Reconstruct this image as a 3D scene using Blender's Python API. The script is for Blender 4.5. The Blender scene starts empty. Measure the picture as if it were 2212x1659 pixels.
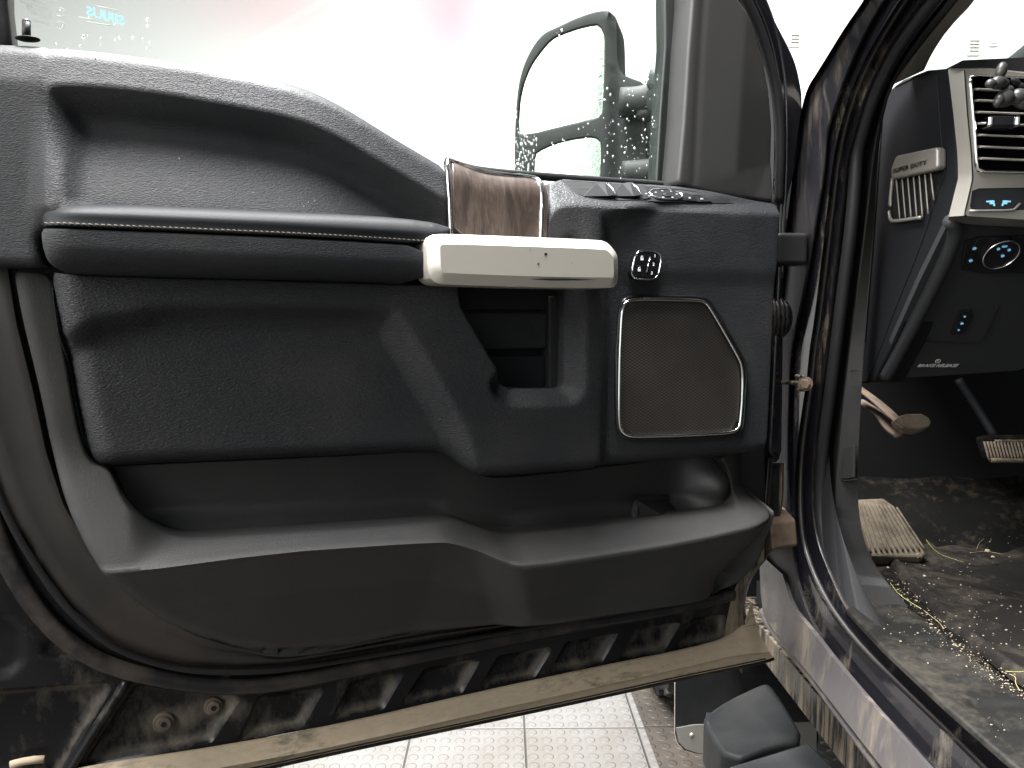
import bpy, bmesh, math, random
import numpy as np
from mathutils import Vector, Matrix, Euler
from mathutils.geometry import delaunay_2d_cdt
random.seed(7); RNG = np.random.default_rng(7)
R = math.radians
scn = bpy.context.scene
# ---------------------------------------------------------------- camera
CAMZ = 1.15
FV, CX, CY = 1639.5, 1106.0, 829.5          # focal length and centre in the 2212-wide view of the photo
cam_d = bpy.data.cameras.new('camera'); cam = bpy.data.objects.new('camera', cam_d)
scn.collection.objects.link(cam); scn.camera = cam
cam.location = (0, 0, CAMZ); cam.rotation_euler = (R(90 - 4.87), 0, R(-0.66))
cam_d.sensor_width = 36; cam_d.lens = 36 * FV / 2212; cam_d.clip_start = .02; cam_d.clip_end = 60
RM = np.array(cam.rotation_euler.to_matrix()); CAM = np.array([0, 0, CAMZ])
# ---------------------------------------------------------------- world, lamps, exposure
wd = bpy.data.worlds.new('World'); scn.world = wd; wd.use_nodes = True
wd.node_tree.nodes['Background'].inputs[0].default_value = (.80, .90, 1, 1)
wd.node_tree.nodes['Background'].inputs[1].default_value = .17
scn.view_settings.view_transform = 'Standard'; scn.view_settings.look = 'None'
scn.view_settings.exposure = 0; scn.view_settings.gamma = 1
def area(name, loc, target, sx, sy, power, col):
    l = bpy.data.lights.new(name, 'AREA'); l.shape = 'RECTANGLE'; l.size = sx; l.size_y = sy
    l.energy = power; l.color = col
    o = bpy.data.objects.new(name, l); scn.collection.objects.link(o); o.location = loc
    o.rotation_euler = (Vector(target) - Vector(loc)).to_track_quat('-Z', 'Y').to_euler()
    o['kind'] = 'structure'
    return o
area('bay_lamp_near', (-1.9, -0.5, 2.3), (-.4, .95, .9), 1.8, 1.2, 98, (1, .975, .95))
area('bay_lamp_overhead', (-.55, 1.15, 4.2), (-.45, 1.15, 0), 2.6, 1.6, 1400, (1, .985, .98))
area('wall_fill_lamp', (2.6, 3.6, 3.1), (2.4, 5.2, 1.2), 5, 1.0, 230, (1, 1, .99))  # unseen lamp, added to whiten the wall behind the windscreen
area('mirror_fill_lamp', (-3.4, -4.4, 3.2), (-3.9, -7.0, 1.6), 5, .8, 300, (1, 1, 1))  # unseen lamp, added to brighten the wall shown in the mirror

# ---------------------------------------------------------------- pixel rays onto real planes
def ray(px, py):
    d = RM @ np.array([(px - CX) / FV, -(py - CY) / FV, -1.0]); return d
def hit(px, py, P, N):
    d = ray(px, py); t = np.dot(np.asarray(P, float) - CAM, N) / np.dot(d, N); return CAM + t * d
def onX(px, py, X): return hit(px, py, (X, 0, 0), np.array([1., 0, 0]))
def onY(px, py, Y): return hit(px, py, (0, Y, 0), np.array([0, 1., 0]))
def onZ(px, py, Z): return hit(px, py, (0, 0, Z), np.array([0, 0, 1.]))
AD = R(22.0)
DU = np.array([math.cos(AD), math.sin(AD), 0]); DN = np.array([math.sin(AD), -math.cos(AD), 0]); DZ = np.array([0, 0, 1.])
DO = np.array([.43, 1.21, 0.0])
def DW(u, z, w): return DO + u * DU + z * DZ + w * DN
def D(px, py, w):                              # -> (u, z) on the door plane lifted by w
    p = hit(px, py, DO + w * DN, DN) - DO; return np.array([p @ DU, p[2]])

# ---------------------------------------------------------------- objects
def link(o): scn.collection.objects.link(o); return o
def tag(o, label=None, cat=None, group=None, kind=None):
    if label: o['label'] = label
    if cat: o['category'] = cat
    if group: o['group'] = group
    if kind: o['kind'] = kind
    return o
def root(name, loc, rotz, label, cat, group=None):
    o = link(bpy.data.objects.new(name, None)); o.location = loc; o.rotation_euler = (0, 0, rotz)
    o.empty_display_size = .05
    return tag(o, label, cat, group)
def rinv(parent):
    top = parent
    while top.parent: top = top.parent
    return (Matrix.Translation(top.location) @ top.rotation_euler.to_matrix().to_4x4()).inverted()
def mk(name, V, F, mat, parent=None, smooth=True, sharp=None, label=None):
    V = [Vector(v) for v in V]
    me = bpy.data.meshes.new(name)
    if parent is not None:
        inv = rinv(parent); V = [inv @ v for v in V]; loc = None
    else:
        c = sum(V, Vector()) / len(V); c.z = min(v.z for v in V); V = [v - c for v in V]; loc = c
    me.from_pydata([tuple(v) for v in V], [], F); me.update()
    if smooth: me.polygons.foreach_set('use_smooth', [True] * len(me.polygons))
    if smooth and sharp: me.set_sharp_from_angle(angle=R(sharp))
    me.materials.append(mat)
    o = link(bpy.data.objects.new(name, me))
    if parent is not None: o.parent = parent
    else: o.location = loc
    if label: o['label'] = label
    return o
# ---------------------------------------------------------------- 2-D tools
def chaikin(P, n=2, closed=True):
    P = [np.asarray(p, float) for p in P]
    for _ in range(n):
        Q = [] if closed else [P[0]]
        m = len(P) if closed else len(P) - 1
        for i in range(m):
            a, b = P[i], P[(i + 1) % len(P)]
            Q += [a * .75 + b * .25, a * .25 + b * .75]
        if not closed: Q.append(P[-1])
        P = Q
    return P
def resample(P, step=None, n=None, closed=False):
    P = np.array(P, float)
    if closed: P = np.vstack([P, P[:1]])
    L = np.r_[0, np.cumsum(np.linalg.norm(np.diff(P, axis=0), axis=1))]
    if n is None: n = max(3, int(L[-1] / step) + 1)
    t = np.linspace(0, L[-1], n + (1 if closed else 0))
    Q = np.stack([np.interp(t, L, P[:, k]) for k in range(P.shape[1])], 1)
    return Q[:-1] if closed else Q
def dist_poly(P, pts, closed=True):
    P = np.asarray(P, float)[:, :2]; A = P if closed else P[:-1]; B = np.roll(P, -1, 0) if closed else P[1:]
    out = np.full(len(pts), 1e9)
    for a, b in zip(A, B):
        ab = b - a; l = ab @ ab
        if l < 1e-14: continue
        t = np.clip(((pts - a) @ ab) / l, 0, 1)
        out = np.minimum(out, np.hypot(*(pts - a - t[:, None] * ab).T))
    return out
def inside(P, pts):
    P = np.asarray(P, float)[:, :2]; x, y = pts[:, 0], pts[:, 1]; c = np.zeros(len(pts), bool)
    for a, b in zip(P, np.roll(P, -1, 0)):
        if abs(a[1] - b[1]) < 1e-14: continue
        m = ((a[1] > y) != (b[1] > y)) & (x < (b[0] - a[0]) * (y - a[1]) / (b[1] - a[1]) + a[0]); c ^= m
    return c
def sdf(P, pts):
    d = dist_poly(P, pts); return np.where(inside(P, pts), d, -d)
def ss(x, w):                                   # smooth step centred on 0, over width w
    t = np.clip(x / w + .5, 0, 1); return t * t * (3 - 2 * t)
def s01(x):
    t = np.clip(x, 0, 1); return t * t * (3 - 2 * t)
def px2d(P, w, smooth=1, closed=True):
    Q = [D(p[0], p[1], p[2] if len(p) > 2 else w) for p in P]
    return np.array(chaikin(Q, smooth, closed)) if smooth else np.array(Q)
# ---------------------------------------------------------------- sculpted panel on the door plane
def sheet(outline, holes, res, r, feats=()):
    """points + triangles of a region with rings that follow its border"""
    loops = [resample(outline, res, closed=True)] + [resample(h, res, closed=True) for h in holes]
    pts, edges = [], []
    for L in loops:
        n0 = len(pts); pts += list(L); edges += [(n0 + i, n0 + (i + 1) % len(L)) for i in range(len(L))]
    allb = np.array(pts)
    def sd(q):
        s = sdf(loops[0], q)
        for h in loops[1:]: s = np.minimum(s, -sdf(h, q))
        return s
    extra = []
    if r > 0:
        for f in (.12, .35, .65, 1.0):
            for L in loops:
                t = np.roll(L, -1, 0) - np.roll(L, 1, 0); t /= np.linalg.norm(t, axis=1)[:, None] + 1e-12
                nrm = np.stack([-t[:, 1], t[:, 0]], 1)
                for s in (1, -1):
                    q = L + s * nrm * r * f; d = sd(q); extra.append(q[d > r * f * .97])
    for L, offs in feats:
        L = resample(L, res * .8)
        t = np.gradient(L, axis=0); t /= np.linalg.norm(t, axis=1)[:, None] + 1e-12; nrm = np.stack([-t[:, 1], t[:, 0]], 1)
        for o_ in offs:
            q = L + nrm * o_; q = q[(sd(q) > r + res * .3) & (dist_poly(L, q, False) > abs(o_) * .97)]; extra.append(q)
    lo, hi = allb.min(0), allb.max(0)
    gx, gy = np.meshgrid(np.arange(lo[0], hi[0], res), np.arange(lo[1], hi[1], res * .87))
    gx[1::2] += res / 2
    g = np.stack([gx.ravel(), gy.ravel()], 1); kp_ = sd(g) > r + res * .55
    for L, offs in feats: kp_ &= dist_poly(L, g, False) > max(abs(o_) for o_ in offs) + res * .35
    extra.append(g[kp_])
    P = np.vstack([allb] + extra)
    vs, es, fs, ov, oe, of = delaunay_2d_cdt([Vector(p) for p in P], edges, [], 0, 1e-6)
    P = np.array([[v.x, v.y] for v in vs]); fs = np.array([f for f in fs if len(f) == 3])
    c = P[fs].mean(1); keep = sd(c) > 0; fs = fs[keep]
    a = P[fs]; ar = (a[:, 1, 0] - a[:, 0, 0]) * (a[:, 2, 1] - a[:, 0, 1]) - (a[:, 2, 0] - a[:, 0, 0]) * (a[:, 1, 1] - a[:, 0, 1])
    fs = fs[np.abs(ar) > 1e-11]; ar = ar[np.abs(ar) > 1e-11] if len(fs) != len(ar) else ar
    fs = np.array([f if s > 0 else f[::-1] for f, s in zip(fs, ar)])
    return P, fs, sd
def sculpt(name, outline, mat, parent, w0=0., h=None, r=.004, chamfer=False, depth=.01, res=.006, holes=(), smooth=1, label=None, sharp=None, wmap=None, rz=None, feats=(), dirt=None):
    wm = w0 if wmap is None else wmap
    O = px2d(outline, wm, smooth); H = [px2d(hh, wm, smooth) for hh in holes]
    P, F, sd = sheet(O, H, res, r, feats)
    d = sd(P); rz = r if rz is None else rz
    w = np.full(len(P), w0) + (h(P) if h else 0)
    if r > 0:
        t = np.clip(1 - np.maximum(d, 0) / r, 0, 1)
        w -= (rz * t) if chamfer else rz * (1 - np.sqrt(np.maximum(1 - t * t, 0)))
    V = [DW(p[0], p[1], ww) for p, ww in zip(P, w)]; F = [tuple(int(i) for i in f) for f in F]
    cnt = {}
    for f in F:
        for i in range(3):
            e = (f[i], f[(i + 1) % 3]); cnt[e] = 1
    n = len(V); back = {}
    for (a, b) in list(cnt):
        if (b, a) not in cnt:
            for k in (a, b):
                if k not in back: back[k] = len(V); V.append(DW(P[k][0], P[k][1], w[k] - depth))
            F.append((b, a, back[a], back[b]))
    o = mk(name, V, F, mat, parent, True, sharp or 50, label)
    if dirt is not None:
        at = o.data.attributes.new('dirt', 'FLOAT', 'POINT'); vals = np.zeros(len(V)); vals[:len(P)] = dirt(P); at.data.foreach_set('value', vals.astype(np.float32))  # mud amount plus the edge light painted on the pocket rims
    return o
# ---------------------------------------------------------------- 3-D tools
def loft(name, curves, mat, parent, n=60, smooth=True, close=False, label=None, flip=False, sharp=38, cha=2):
    C = [resample(chaikin([np.asarray(p) for p in c], cha, False), n=n) for c in curves]
    V = [tuple(p) for c in C for p in c]; F = []
    m = len(C)
    for i in range(m - (0 if close else 1)):
        for j in range(n - 1):
            a, b = i * n + j, ((i + 1) % m) * n + j
            f = (a, b, b + 1, a + 1); F.append(f[::-1] if flip else f)
    return mk(name, V, F, mat, parent, smooth, sharp, label)
def tube(path, rad, seg=10, ell=None, closed=False, cha=2, n=None, step=.01, nrm=None):
    """verts/faces of a tube; ell=(a,b) radii along nrm-side / nrm"""
    P = np.array(chaikin(path, cha, closed)) if cha else np.array(path, float)
    P = resample(P, step=step, n=n, closed=closed); m = len(P)
    V, F = [], []
    up = np.array([.02, .03, 1.]) if nrm is None else np.asarray(nrm, float)
    for i in range(m):
        if closed: t = P[(i + 1) % m] - P[i - 1]
        else: t = P[min(i + 1, m - 1)] - P[max(i - 1, 0)]
        t = t / (np.linalg.norm(t) + 1e-12)
        a = np.cross(t, up); a /= np.linalg.norm(a) + 1e-12; b = np.cross(a, t)
        rr = rad(i / (m - 1)) if callable(rad) else rad
        ra, rb = (rr, rr) if ell is None else (rr * ell[0], rr * ell[1])
        for k in range(seg):
            th = 2 * math.pi * k / seg
            V.append(P[i] + a * ra * math.cos(th) + b * rb * math.sin(th))
    for i in range(m if closed else m - 1):
        for k in range(seg):
            a = i * seg + k; b = i * seg + (k + 1) % seg; c = ((i + 1) % m) * seg + (k + 1) % seg; d = ((i + 1) % m) * seg + k
            F.append((a, b, c, d))
    if not closed: F += [tuple(range(seg))[::-1], tuple((m - 1) * seg + k for k in range(seg))]
    return V, F
def join(*VF):
    V, F = [], []
    for v, f in VF:
        n = len(V); V += list(v); F += [tuple(i + n for i in ff) for ff in f]
    return V, F
def prism(poly, off, bev=0.0):
    """poly: 3-D points of a front face, off: vector to the back; optional bevel ring on front"""
    P = [np.asarray(p, float) for p in poly]; off = np.asarray(off, float); n = len(P)
    c = sum(P) / n; V, F = [], []
    if bev > 0:
        L = off / np.linalg.norm(off)
        inn = []
        for i in range(n):
            a, b, d = P[i - 1], P[i], P[(i + 1) % n]
            e1 = (a - b) / (np.linalg.norm(a - b) + 1e-9); e2 = (d - b) / (np.linalg.norm(d - b) + 1e-9)
            bi = e1 + e2; nb = np.linalg.norm(bi)
            bi = bi / nb if nb > .05 else (c - b) / np.linalg.norm(c - b)
            if bi @ (c - b) < 0 and nb > .05 : pass
            inn.append(b + bi * bev * 1.2)
        V = inn + [p + L * bev for p in P] + [p + off for p in P]; rings = 3
    else: V = P + [p + off for p in P]; rings = 2
    F.append(tuple(range(n)))
    for r_ in range(rings - 1):
        for i in range(n):
            j = (i + 1) % n; F.append((r_ * n + j, r_ * n + i, (r_ + 1) * n + i, (r_ + 1) * n + j))
    F.append(tuple((rings - 1) * n + i for i in range(n))[::-1])
    return V, F
def fixn(o):
    bm = bmesh.new(); bm.from_mesh(o.data); bmesh.ops.recalc_face_normals(bm, faces=bm.faces); bm.to_mesh(o.data); bm.free(); return o
def bevel(o, wdt, seg=2, ang=35):
    m = o.modifiers.new('bevel', 'BEVEL'); m.width = wdt; m.segments = seg; m.limit_method = 'ANGLE'; m.angle_limit = R(ang); return o
def box(c, sx, sy, sz, ax=None):
    c = np.asarray(c, float); A = np.eye(3) if ax is None else np.array(ax, float)
    V = [c + A[0] * x * sx / 2 + A[1] * y * sy / 2 + A[2] * z * sz / 2 for x in (-1, 1) for y in (-1, 1) for z in (-1, 1)]
    F = [(0, 1, 3, 2), (4, 6, 7, 5), (0, 4, 5, 1), (2, 3, 7, 6), (0, 2, 6, 4), (1, 5, 7, 3)]
    return V, F
def blob(c, rx, ry, rz, ax=None, nu=16, nv=10):
    c = np.asarray(c, float); A = np.eye(3) if ax is None else np.array(ax, float); V, F = [], []
    for i in range(nv + 1):
        th = math.pi * i / nv
        for j in range(nu):
            ph = 2 * math.pi * j / nu
            V.append(c + A[0] * rx * math.sin(th) * math.cos(ph) + A[1] * ry * math.sin(th) * math.sin(ph) + A[2] * rz * math.cos(th))
    for i in range(nv):
        for j in range(nu):
            F.append((i * nu + j, (i + 1) * nu + j, (i + 1) * nu + (j + 1) % nu, i * nu + (j + 1) % nu))
    return V, F
def textmesh(s, origin, ax, ay, height, mirror=False, ext=0.0004, shear=0., bold=0.0, spacing=1.):
    """mesh (V, F) of the words s lying in the plane spanned by ax, ay"""
    cu = bpy.data.curves.new('letters', 'FONT'); cu.body = s; cu.size = height / .7; cu.shear = shear; cu.offset = .018 * cu.size
    cu.align_x = 'CENTER'; cu.align_y = 'CENTER'; cu.extrude = ext; cu.space_character = spacing; cu.resolution_u = 3
    ob = bpy.data.objects.new('letters', cu); link(ob)
    bpy.context.view_layer.update()
    me = ob.evaluated_get(bpy.context.evaluated_depsgraph_get()).to_mesh()
    ax, ay = np.asarray(ax, float), np.asarray(ay, float); ax = ax / np.linalg.norm(ax); ay = ay / np.linalg.norm(ay); az = np.cross(ax, ay)
    sx = -1 if mirror else 1
    V = [np.asarray(origin) + ax * v.co.x * sx + ay * v.co.y + az * v.co.z for v in me.vertices]
    F = [tuple(p.vertices) for p in me.polygons]
    if mirror: F = [f[::-1] for f in F]
    bpy.data.objects.remove(ob); bpy.data.curves.remove(cu)
    return V, F

# ---------------------------------------------------------------- materials
def newmat(name):
    m = bpy.data.materials.new(name); m.use_nodes = True; nt = m.node_tree; b = nt.nodes['Principled BSDF']; return m, nt, b
def N(nt, t, **kw):
    n = nt.nodes.new(t)
    for k, v in kw.items():
        if k.startswith('i_'): n.inputs[k[2:].replace('_', ' ')].default_value = v
        else: setattr(n, k, v)
    return n
def coords(nt, scale=(1, 1, 1), rot=(0, 0, 0)):
    tc = N(nt, 'ShaderNodeTexCoord'); mp = N(nt, 'ShaderNodeMapping'); mp.inputs['Scale'].default_value = scale; mp.inputs['Rotation'].default_value = rot
    nt.links.new(tc.outputs['Object'], mp.inputs['Vector']); return mp.outputs['Vector']
def ramp(nt, src, a, b, ca=(0, 0, 0, 1), cb=(1, 1, 1, 1)):
    r = N(nt, 'ShaderNodeValToRGB'); r.color_ramp.elements[0].position = a; r.color_ramp.elements[1].position = b
    r.color_ramp.elements[0].color = ca; r.color_ramp.elements[1].color = cb; nt.links.new(src, r.inputs[0]); return r.outputs[0]
def c4(c): return tuple(c) + (1,)
def plain(name, col, rough=.5, metal=0., spec=.5, bump=0., bscale=300., var=0.):
    m, nt, b = newmat(name); b.inputs['Base Color'].default_value = c4(col); b.inputs['Roughness'].default_value = rough
    b.inputs['Metallic'].default_value = metal; b.inputs['Specular IOR Level'].default_value = spec
    v = coords(nt)
    nz = N(nt, 'ShaderNodeTexNoise', i_Scale=bscale, i_Detail=4.)
    nt.links.new(v, nz.inputs['Vector'])
    if bump:
        bp = N(nt, 'ShaderNodeBump', i_Strength=bump, i_Distance=.0006); nt.links.new(nz.outputs[0], bp.inputs['Height']); nt.links.new(bp.outputs[0], b.inputs['Normal'])
    n2 = N(nt, 'ShaderNodeTexNoise', i_Scale=9., i_Detail=5.); nt.links.new(v, n2.inputs['Vector'])
    rr = N(nt, 'ShaderNodeMapRange'); rr.inputs['To Min'].default_value = rough * .85; rr.inputs['To Max'].default_value = min(1, rough * 1.15)
    nt.links.new(n2.outputs[0], rr.inputs['Value']); nt.links.new(rr.outputs[0], b.inputs['Roughness'])
    return m
def leather(name, col, rough=.5, strength=.5, sx=170, sz=520, dist=.0011, dust=.06, iso=False):
    m, nt, b = newmat(name); b.inputs['Roughness'].default_value = rough
    v = coords(nt, (sx, sx, sz))
    wv = N(nt, 'ShaderNodeTexNoise', i_Scale=.35, i_Detail=2.); nt.links.new(v, wv.inputs['Vector'])
    mx = N(nt, 'ShaderNodeVectorMath', operation='MULTIPLY_ADD'); mx.inputs[1].default_value = (.9, .9, .9)
    nt.links.new(wv.outputs['Color'], mx.inputs[0]); nt.links.new(v, mx.inputs[2])
    n1 = N(nt, 'ShaderNodeTexNoise', i_Scale=1., i_Detail=3., i_Roughness=.55); nt.links.new(mx.outputs[0], n1.inputs['Vector'])
    vo = N(nt, 'ShaderNodeTexVoronoi', feature='DISTANCE_TO_EDGE', i_Scale=1.1); nt.links.new(mx.outputs[0], vo.inputs['Vector'])
    r1 = ramp(nt, vo.outputs['Distance'], 0., .28)
    ad = N(nt, 'ShaderNodeMath', operation='MULTIPLY_ADD'); ad.inputs[1].default_value = .35
    nt.links.new(r1, ad.inputs[0]); nt.links.new(n1.outputs[0], ad.inputs[2])
    bp = N(nt, 'ShaderNodeBump', i_Strength=strength, i_Distance=dist); nt.links.new(ad.outputs[0], bp.inputs['Height']); nt.links.new(bp.outputs[0], b.inputs['Normal'])
    # worn / dusty variation
    v2 = coords(nt, (1, 1, 1)); n2 = N(nt, 'ShaderNodeTexNoise', i_Scale=7., i_Detail=6., i_Roughness=.6); nt.links.new(v2, n2.inputs['Vector'])
    f = ramp(nt, n2.outputs[0], .45, .8); cm = N(nt, 'ShaderNodeMix', data_type='RGBA'); cm.inputs[6].default_value = c4(col)
    cm.inputs[7].default_value = c4([c + dust * .22 * k for c, k in zip(col, (1, .92, .8))]); nt.links.new(f, cm.inputs[0]); nt.links.new(cm.outputs[2], b.inputs['Base Color'])
    rr = N(nt, 'ShaderNodeMapRange'); rr.inputs['To Min'].default_value = rough * .85; rr.inputs['To Max'].default_value = rough * 1.2
    nt.links.new(n2.outputs[0], rr.inputs['Value']); nt.links.new(rr.outputs[0], b.inputs['Roughness'])
    return m
def dirty(name, base, dirt, lo=.45, hi=.6, scale=14., rough=.2, drough=.85, stretch=(1, 1, 1), metal=0., fine=.5, seed=0., attr=False):
    """paint with splashes and runs of dried mud"""
    m, nt, b = newmat(name)
    v = coords(nt, stretch); b.inputs['Metallic'].default_value = metal
    mv = N(nt, 'ShaderNodeVectorMath', operation='ADD'); mv.inputs[1].default_value = (seed, seed * 2, seed * 3); nt.links.new(v, mv.inputs[0])
    n1 = N(nt, 'ShaderNodeTexNoise', i_Scale=scale, i_Detail=9., i_Roughness=.62, i_Distortion=.5); nt.links.new(mv.outputs[0], n1.inputs['Vector'])
    n2 = N(nt, 'ShaderNodeTexNoise', i_Scale=scale * 9, i_Detail=6., i_Roughness=.7); nt.links.new(mv.outputs[0], n2.inputs['Vector'])
    mm = N(nt, 'ShaderNodeMath', operation='MULTIPLY_ADD'); mm.inputs[1].default_value = fine * .35; nt.links.new(n2.outputs[0], mm.inputs[0])
    sb = N(nt, 'ShaderNodeMath', operation='SUBTRACT'); sb.inputs[1].default_value = fine * .175; nt.links.new(n1.outputs[0], sb.inputs[0]); nt.links.new(sb.outputs[0], mm.inputs[2])
    src = mm.outputs[0]
    if attr:
        an = N(nt, 'ShaderNodeAttribute', attribute_name='dirt'); am = N(nt, 'ShaderNodeMath', operation='ADD'); nt.links.new(an.outputs['Fac'], am.inputs[0]); nt.links.new(src, am.inputs[1]); src = am.outputs[0]
    f = ramp(nt, src, lo, hi)
    dc = N(nt, 'ShaderNodeMix', data_type='RGBA'); dc.inputs[6].default_value = c4([c * .55 for c in dirt]); dc.inputs[7].default_value = c4(dirt); nt.links.new(n2.outputs[0], dc.inputs[0])
    cm = N(nt, 'ShaderNodeMix', data_type='RGBA'); cm.inputs[6].default_value = c4(base); nt.links.new(dc.outputs[2], cm.inputs[7]); nt.links.new(f, cm.inputs[0]); nt.links.new(cm.outputs[2], b.inputs['Base Color'])
    rr = N(nt, 'ShaderNodeMapRange'); rr.inputs['To Min'].default_value = rough; rr.inputs['To Max'].default_value = drough; nt.links.new(f, rr.inputs['Value']); nt.links.new(rr.outputs[0], b.inputs['Roughness'])
    bp = N(nt, 'ShaderNodeBump', i_Strength=.5, i_Distance=.001); nt.links.new(mm.outputs[0], bp.inputs['Height']); nt.links.new(bp.outputs[0], b.inputs['Normal'])
    return m
M = {}
TR = (.0185, .0197, .0220)
M['leather'] = leather('grained_vinyl', TR, .55, .55, 190, 640, .0011)
M['insert'] = leather('coarse_grained_vinyl', TR, .46, .80, 170, 560, .0014)
M['pad'] = plain('smooth_leather', (.011, .012, .0135), .48, bump=.25, bscale=500)
M['plastic'] = leather('pebbled_plastic', (.0190, .0188, .0188), .5, .45, 620, 620, .0007)
M['matte'] = plain('matte_black_plastic', (.0085, .009, .0102), .6, bump=.3, bscale=900)
M['dark'] = plain('deep_black_plastic', (.008, .008, .009), .65)
M['rubber'] = dirty('weatherstrip_rubber', (.012, .012, .013), (.075, .060, .048), .45, .72, 8, .32, .6, (1, 1, 1), fine=.8)
M['seal'] = plain('clean_rubber', (.013, .013, .014), .42, bump=.4, bscale=200)
M['satin'] = plain('satin_painted_bezel', (.46, .435, .385), .36, metal=.35)
M['bezel'] = plain('dash_bezel_paint', (.17, .16, .142), .36, metal=.3)
M['chrome'] = plain('chrome', (.85, .85, .85), .09, metal=1.)
M['white'] = plain('printed_white', (.75, .77, .78), .5)
M['piano'] = plain('gloss_black', (.01, .01, .012), .12)
M['paint'] = dirty('black_paint_dusty', (.008, .008, .010), (.22, .19, .15), .56, .80, 9, .10, .7, (1, 1, .35), fine=.9)
M['paintrun'] = dirty('black_paint_mud_runs', (.010, .010, .010), (.26, .21, .15), .44, .70, 10, .18, .85, (6, 6, .5), fine=.6)
M['shell'] = dirty('door_shell_mud_lit_rims', (.008, .008, .009), (.130, .113, .092), .47, .92, 20, .26, .85, (1, 1, .5), fine=1.3, seed=3., attr=True)
M['pillar'] = dirty('pillar_paint_streaked', (.008, .008, .010), (.085, .07, .055), .50, .85, 13, .45, .8, (5, 5, .6), fine=.7)
M['flange'] = dirty('flange_caked_mud', (.03, .027, .02), (.37, .305, .22), .26, .44, 12, .35, .9, (.5, .5, 1.6), fine=.9, seed=8.)
M['rocker'] = dirty('rocker_sheen_and_mud', (.062, .057, .058), (.17, .145, .115), .50, .66, 4, .35, .8, (5, 5, 1.), fine=.7, seed=1.)  # grey base paints in the floor's reflection; mud runs on top
M['pedal'] = dirty('muddy_pedal', (.02, .017, .014), (.13, .10, .07), .30, .6, 20, .5, .9, fine=1.)
M['pedal2'] = dirty('muddy_foot_rest', (.025, .02, .016), (.15, .125, .092), .25, .55, 20, .6, .9, fine=1.)
M['carpet'] = dirty('dirty_carpet', (.004, .004, .0038), (.045, .036, .025), .50, .85, 7, .8, .95, fine=2.2)
M['mat'] = dirty('dirty_rubber_mat', (.010, .0092, .0085), (.075, .062, .046), .46, .85, 6, .5, .9, fine=1.4, seed=5.)
M['scuff'] = dirty('dirty_scuff_plate', (.007, .007, .0066), (.040, .034, .025), .44, .80, 9, .45, .85, fine=1.2, seed=2.)
M['step'] = leather('step_plastic', (.014, .0148, .0155), .5, .35, 500, 500, .0006)
M['rust'] = dirty('rusty_steel', (.03, .022, .017), (.12, .08, .05), .3, .6, 40, .6, .9)
M['grey'] = plain('grey_flap_plate', (.17, .162, .147), .55, bump=.2)
M['tyre'] = dirty('tyre_rubber', (.012, .012, .012), (.10, .09, .08), .5, .7, 14, .6, .9)
M['glow'], nt, b = newmat('backlit_icon'); b.inputs['Base Color'].default_value = (.2, .5, .7, 1); b.inputs['Emission Color'].default_value = (.25, .62, .9, 1); b.inputs['Emission Strength'].default_value = .32
M['stitch'] = plain('tan_thread', (.10, .082, .058), .8)
M['knee'] = plain('knee_panel_plastic', (.022, .023, .025), .6, spec=.2)
M['wstrip'] = dirty('dusty_rubber_band', (.006, .0052, .0046), (.034, .024, .018), .42, .80, 5, .5, .8, (1, 1, .5), fine=.5, seed=4.)
M['edge'] = plain('highlight_paint_edge', (.075, .070, .066), .3)  # lighter base paints in the highlight line along the flanges
M['grass'] = plain('dry_grass', (.26, .215, .10), .6)
M['grit'] = plain('sand_grit', (.24, .20, .145), .9)
M['wet'] = plain('wet_running_board', (.10, .105, .11), .25, metal=.5, bump=.4, bscale=120)
M['headliner'] = plain('pillar_fabric', (.17, .155, .135), .85, bump=.4, bscale=700)
for k_, v_ in (('leather', .15), ('insert', .20), ('plastic', .24), ('pad', .08), ('matte', .08), ('dark', .2), ('step', .12), ('carpet', .05), ('mat', .15), ('scuff', .2), ('pillar', .18), ('paintrun', .2), ('shell', .18), ('rubber', .25), ('seal', .16), ('flange', .2), ('pedal2', .1), ('rocker', .35)):
    M[k_].node_tree.nodes['Principled BSDF'].inputs['Specular IOR Level'].default_value = v_
# wood veneer
m, nt, b = newmat('dark_wood_veneer'); M['wood'] = m
v = coords(nt, (1.6, 1, .55), (0, R(14), 0)); n0 = N(nt, 'ShaderNodeTexNoise', i_Scale=14., i_Detail=5., i_Distortion=1.2); nt.links.new(v, n0.inputs['Vector'])
vw = coords(nt, (34, 10, 9), (0, R(24), 0)); wv = N(nt, 'ShaderNodeTexNoise', i_Scale=1.5, i_Detail=8., i_Roughness=.62, i_Distortion=1.4); nt.links.new(vw, wv.inputs['Vector'])
v3 = coords(nt, (40, 1, 4), (0, R(14), 0)); n3 = N(nt, 'ShaderNodeTexNoise', i_Scale=22., i_Detail=4.); nt.links.new(v3, n3.inputs['Vector'])
cr = ramp(nt, wv.outputs[0], .38, .62, (.034, .025, .021, 1), (.080, .061, .050, 1)); mi = N(nt, 'ShaderNodeMix', data_type='RGBA', blend_type='MULTIPLY'); mi.inputs[0].default_value = .65
nt.links.new(cr, mi.inputs[6]); nt.links.new(ramp(nt, n3.outputs[0], .3, .7, (.45, .42, .4, 1), (1.2, 1.2, 1.2, 1)), mi.inputs[7]); nt.links.new(mi.outputs[2], b.inputs['Base Color'])
b.inputs['Roughness'].default_value = .35; b.inputs['Coat Weight'].default_value = .6; b.inputs['Coat Roughness'].default_value = .12
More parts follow.
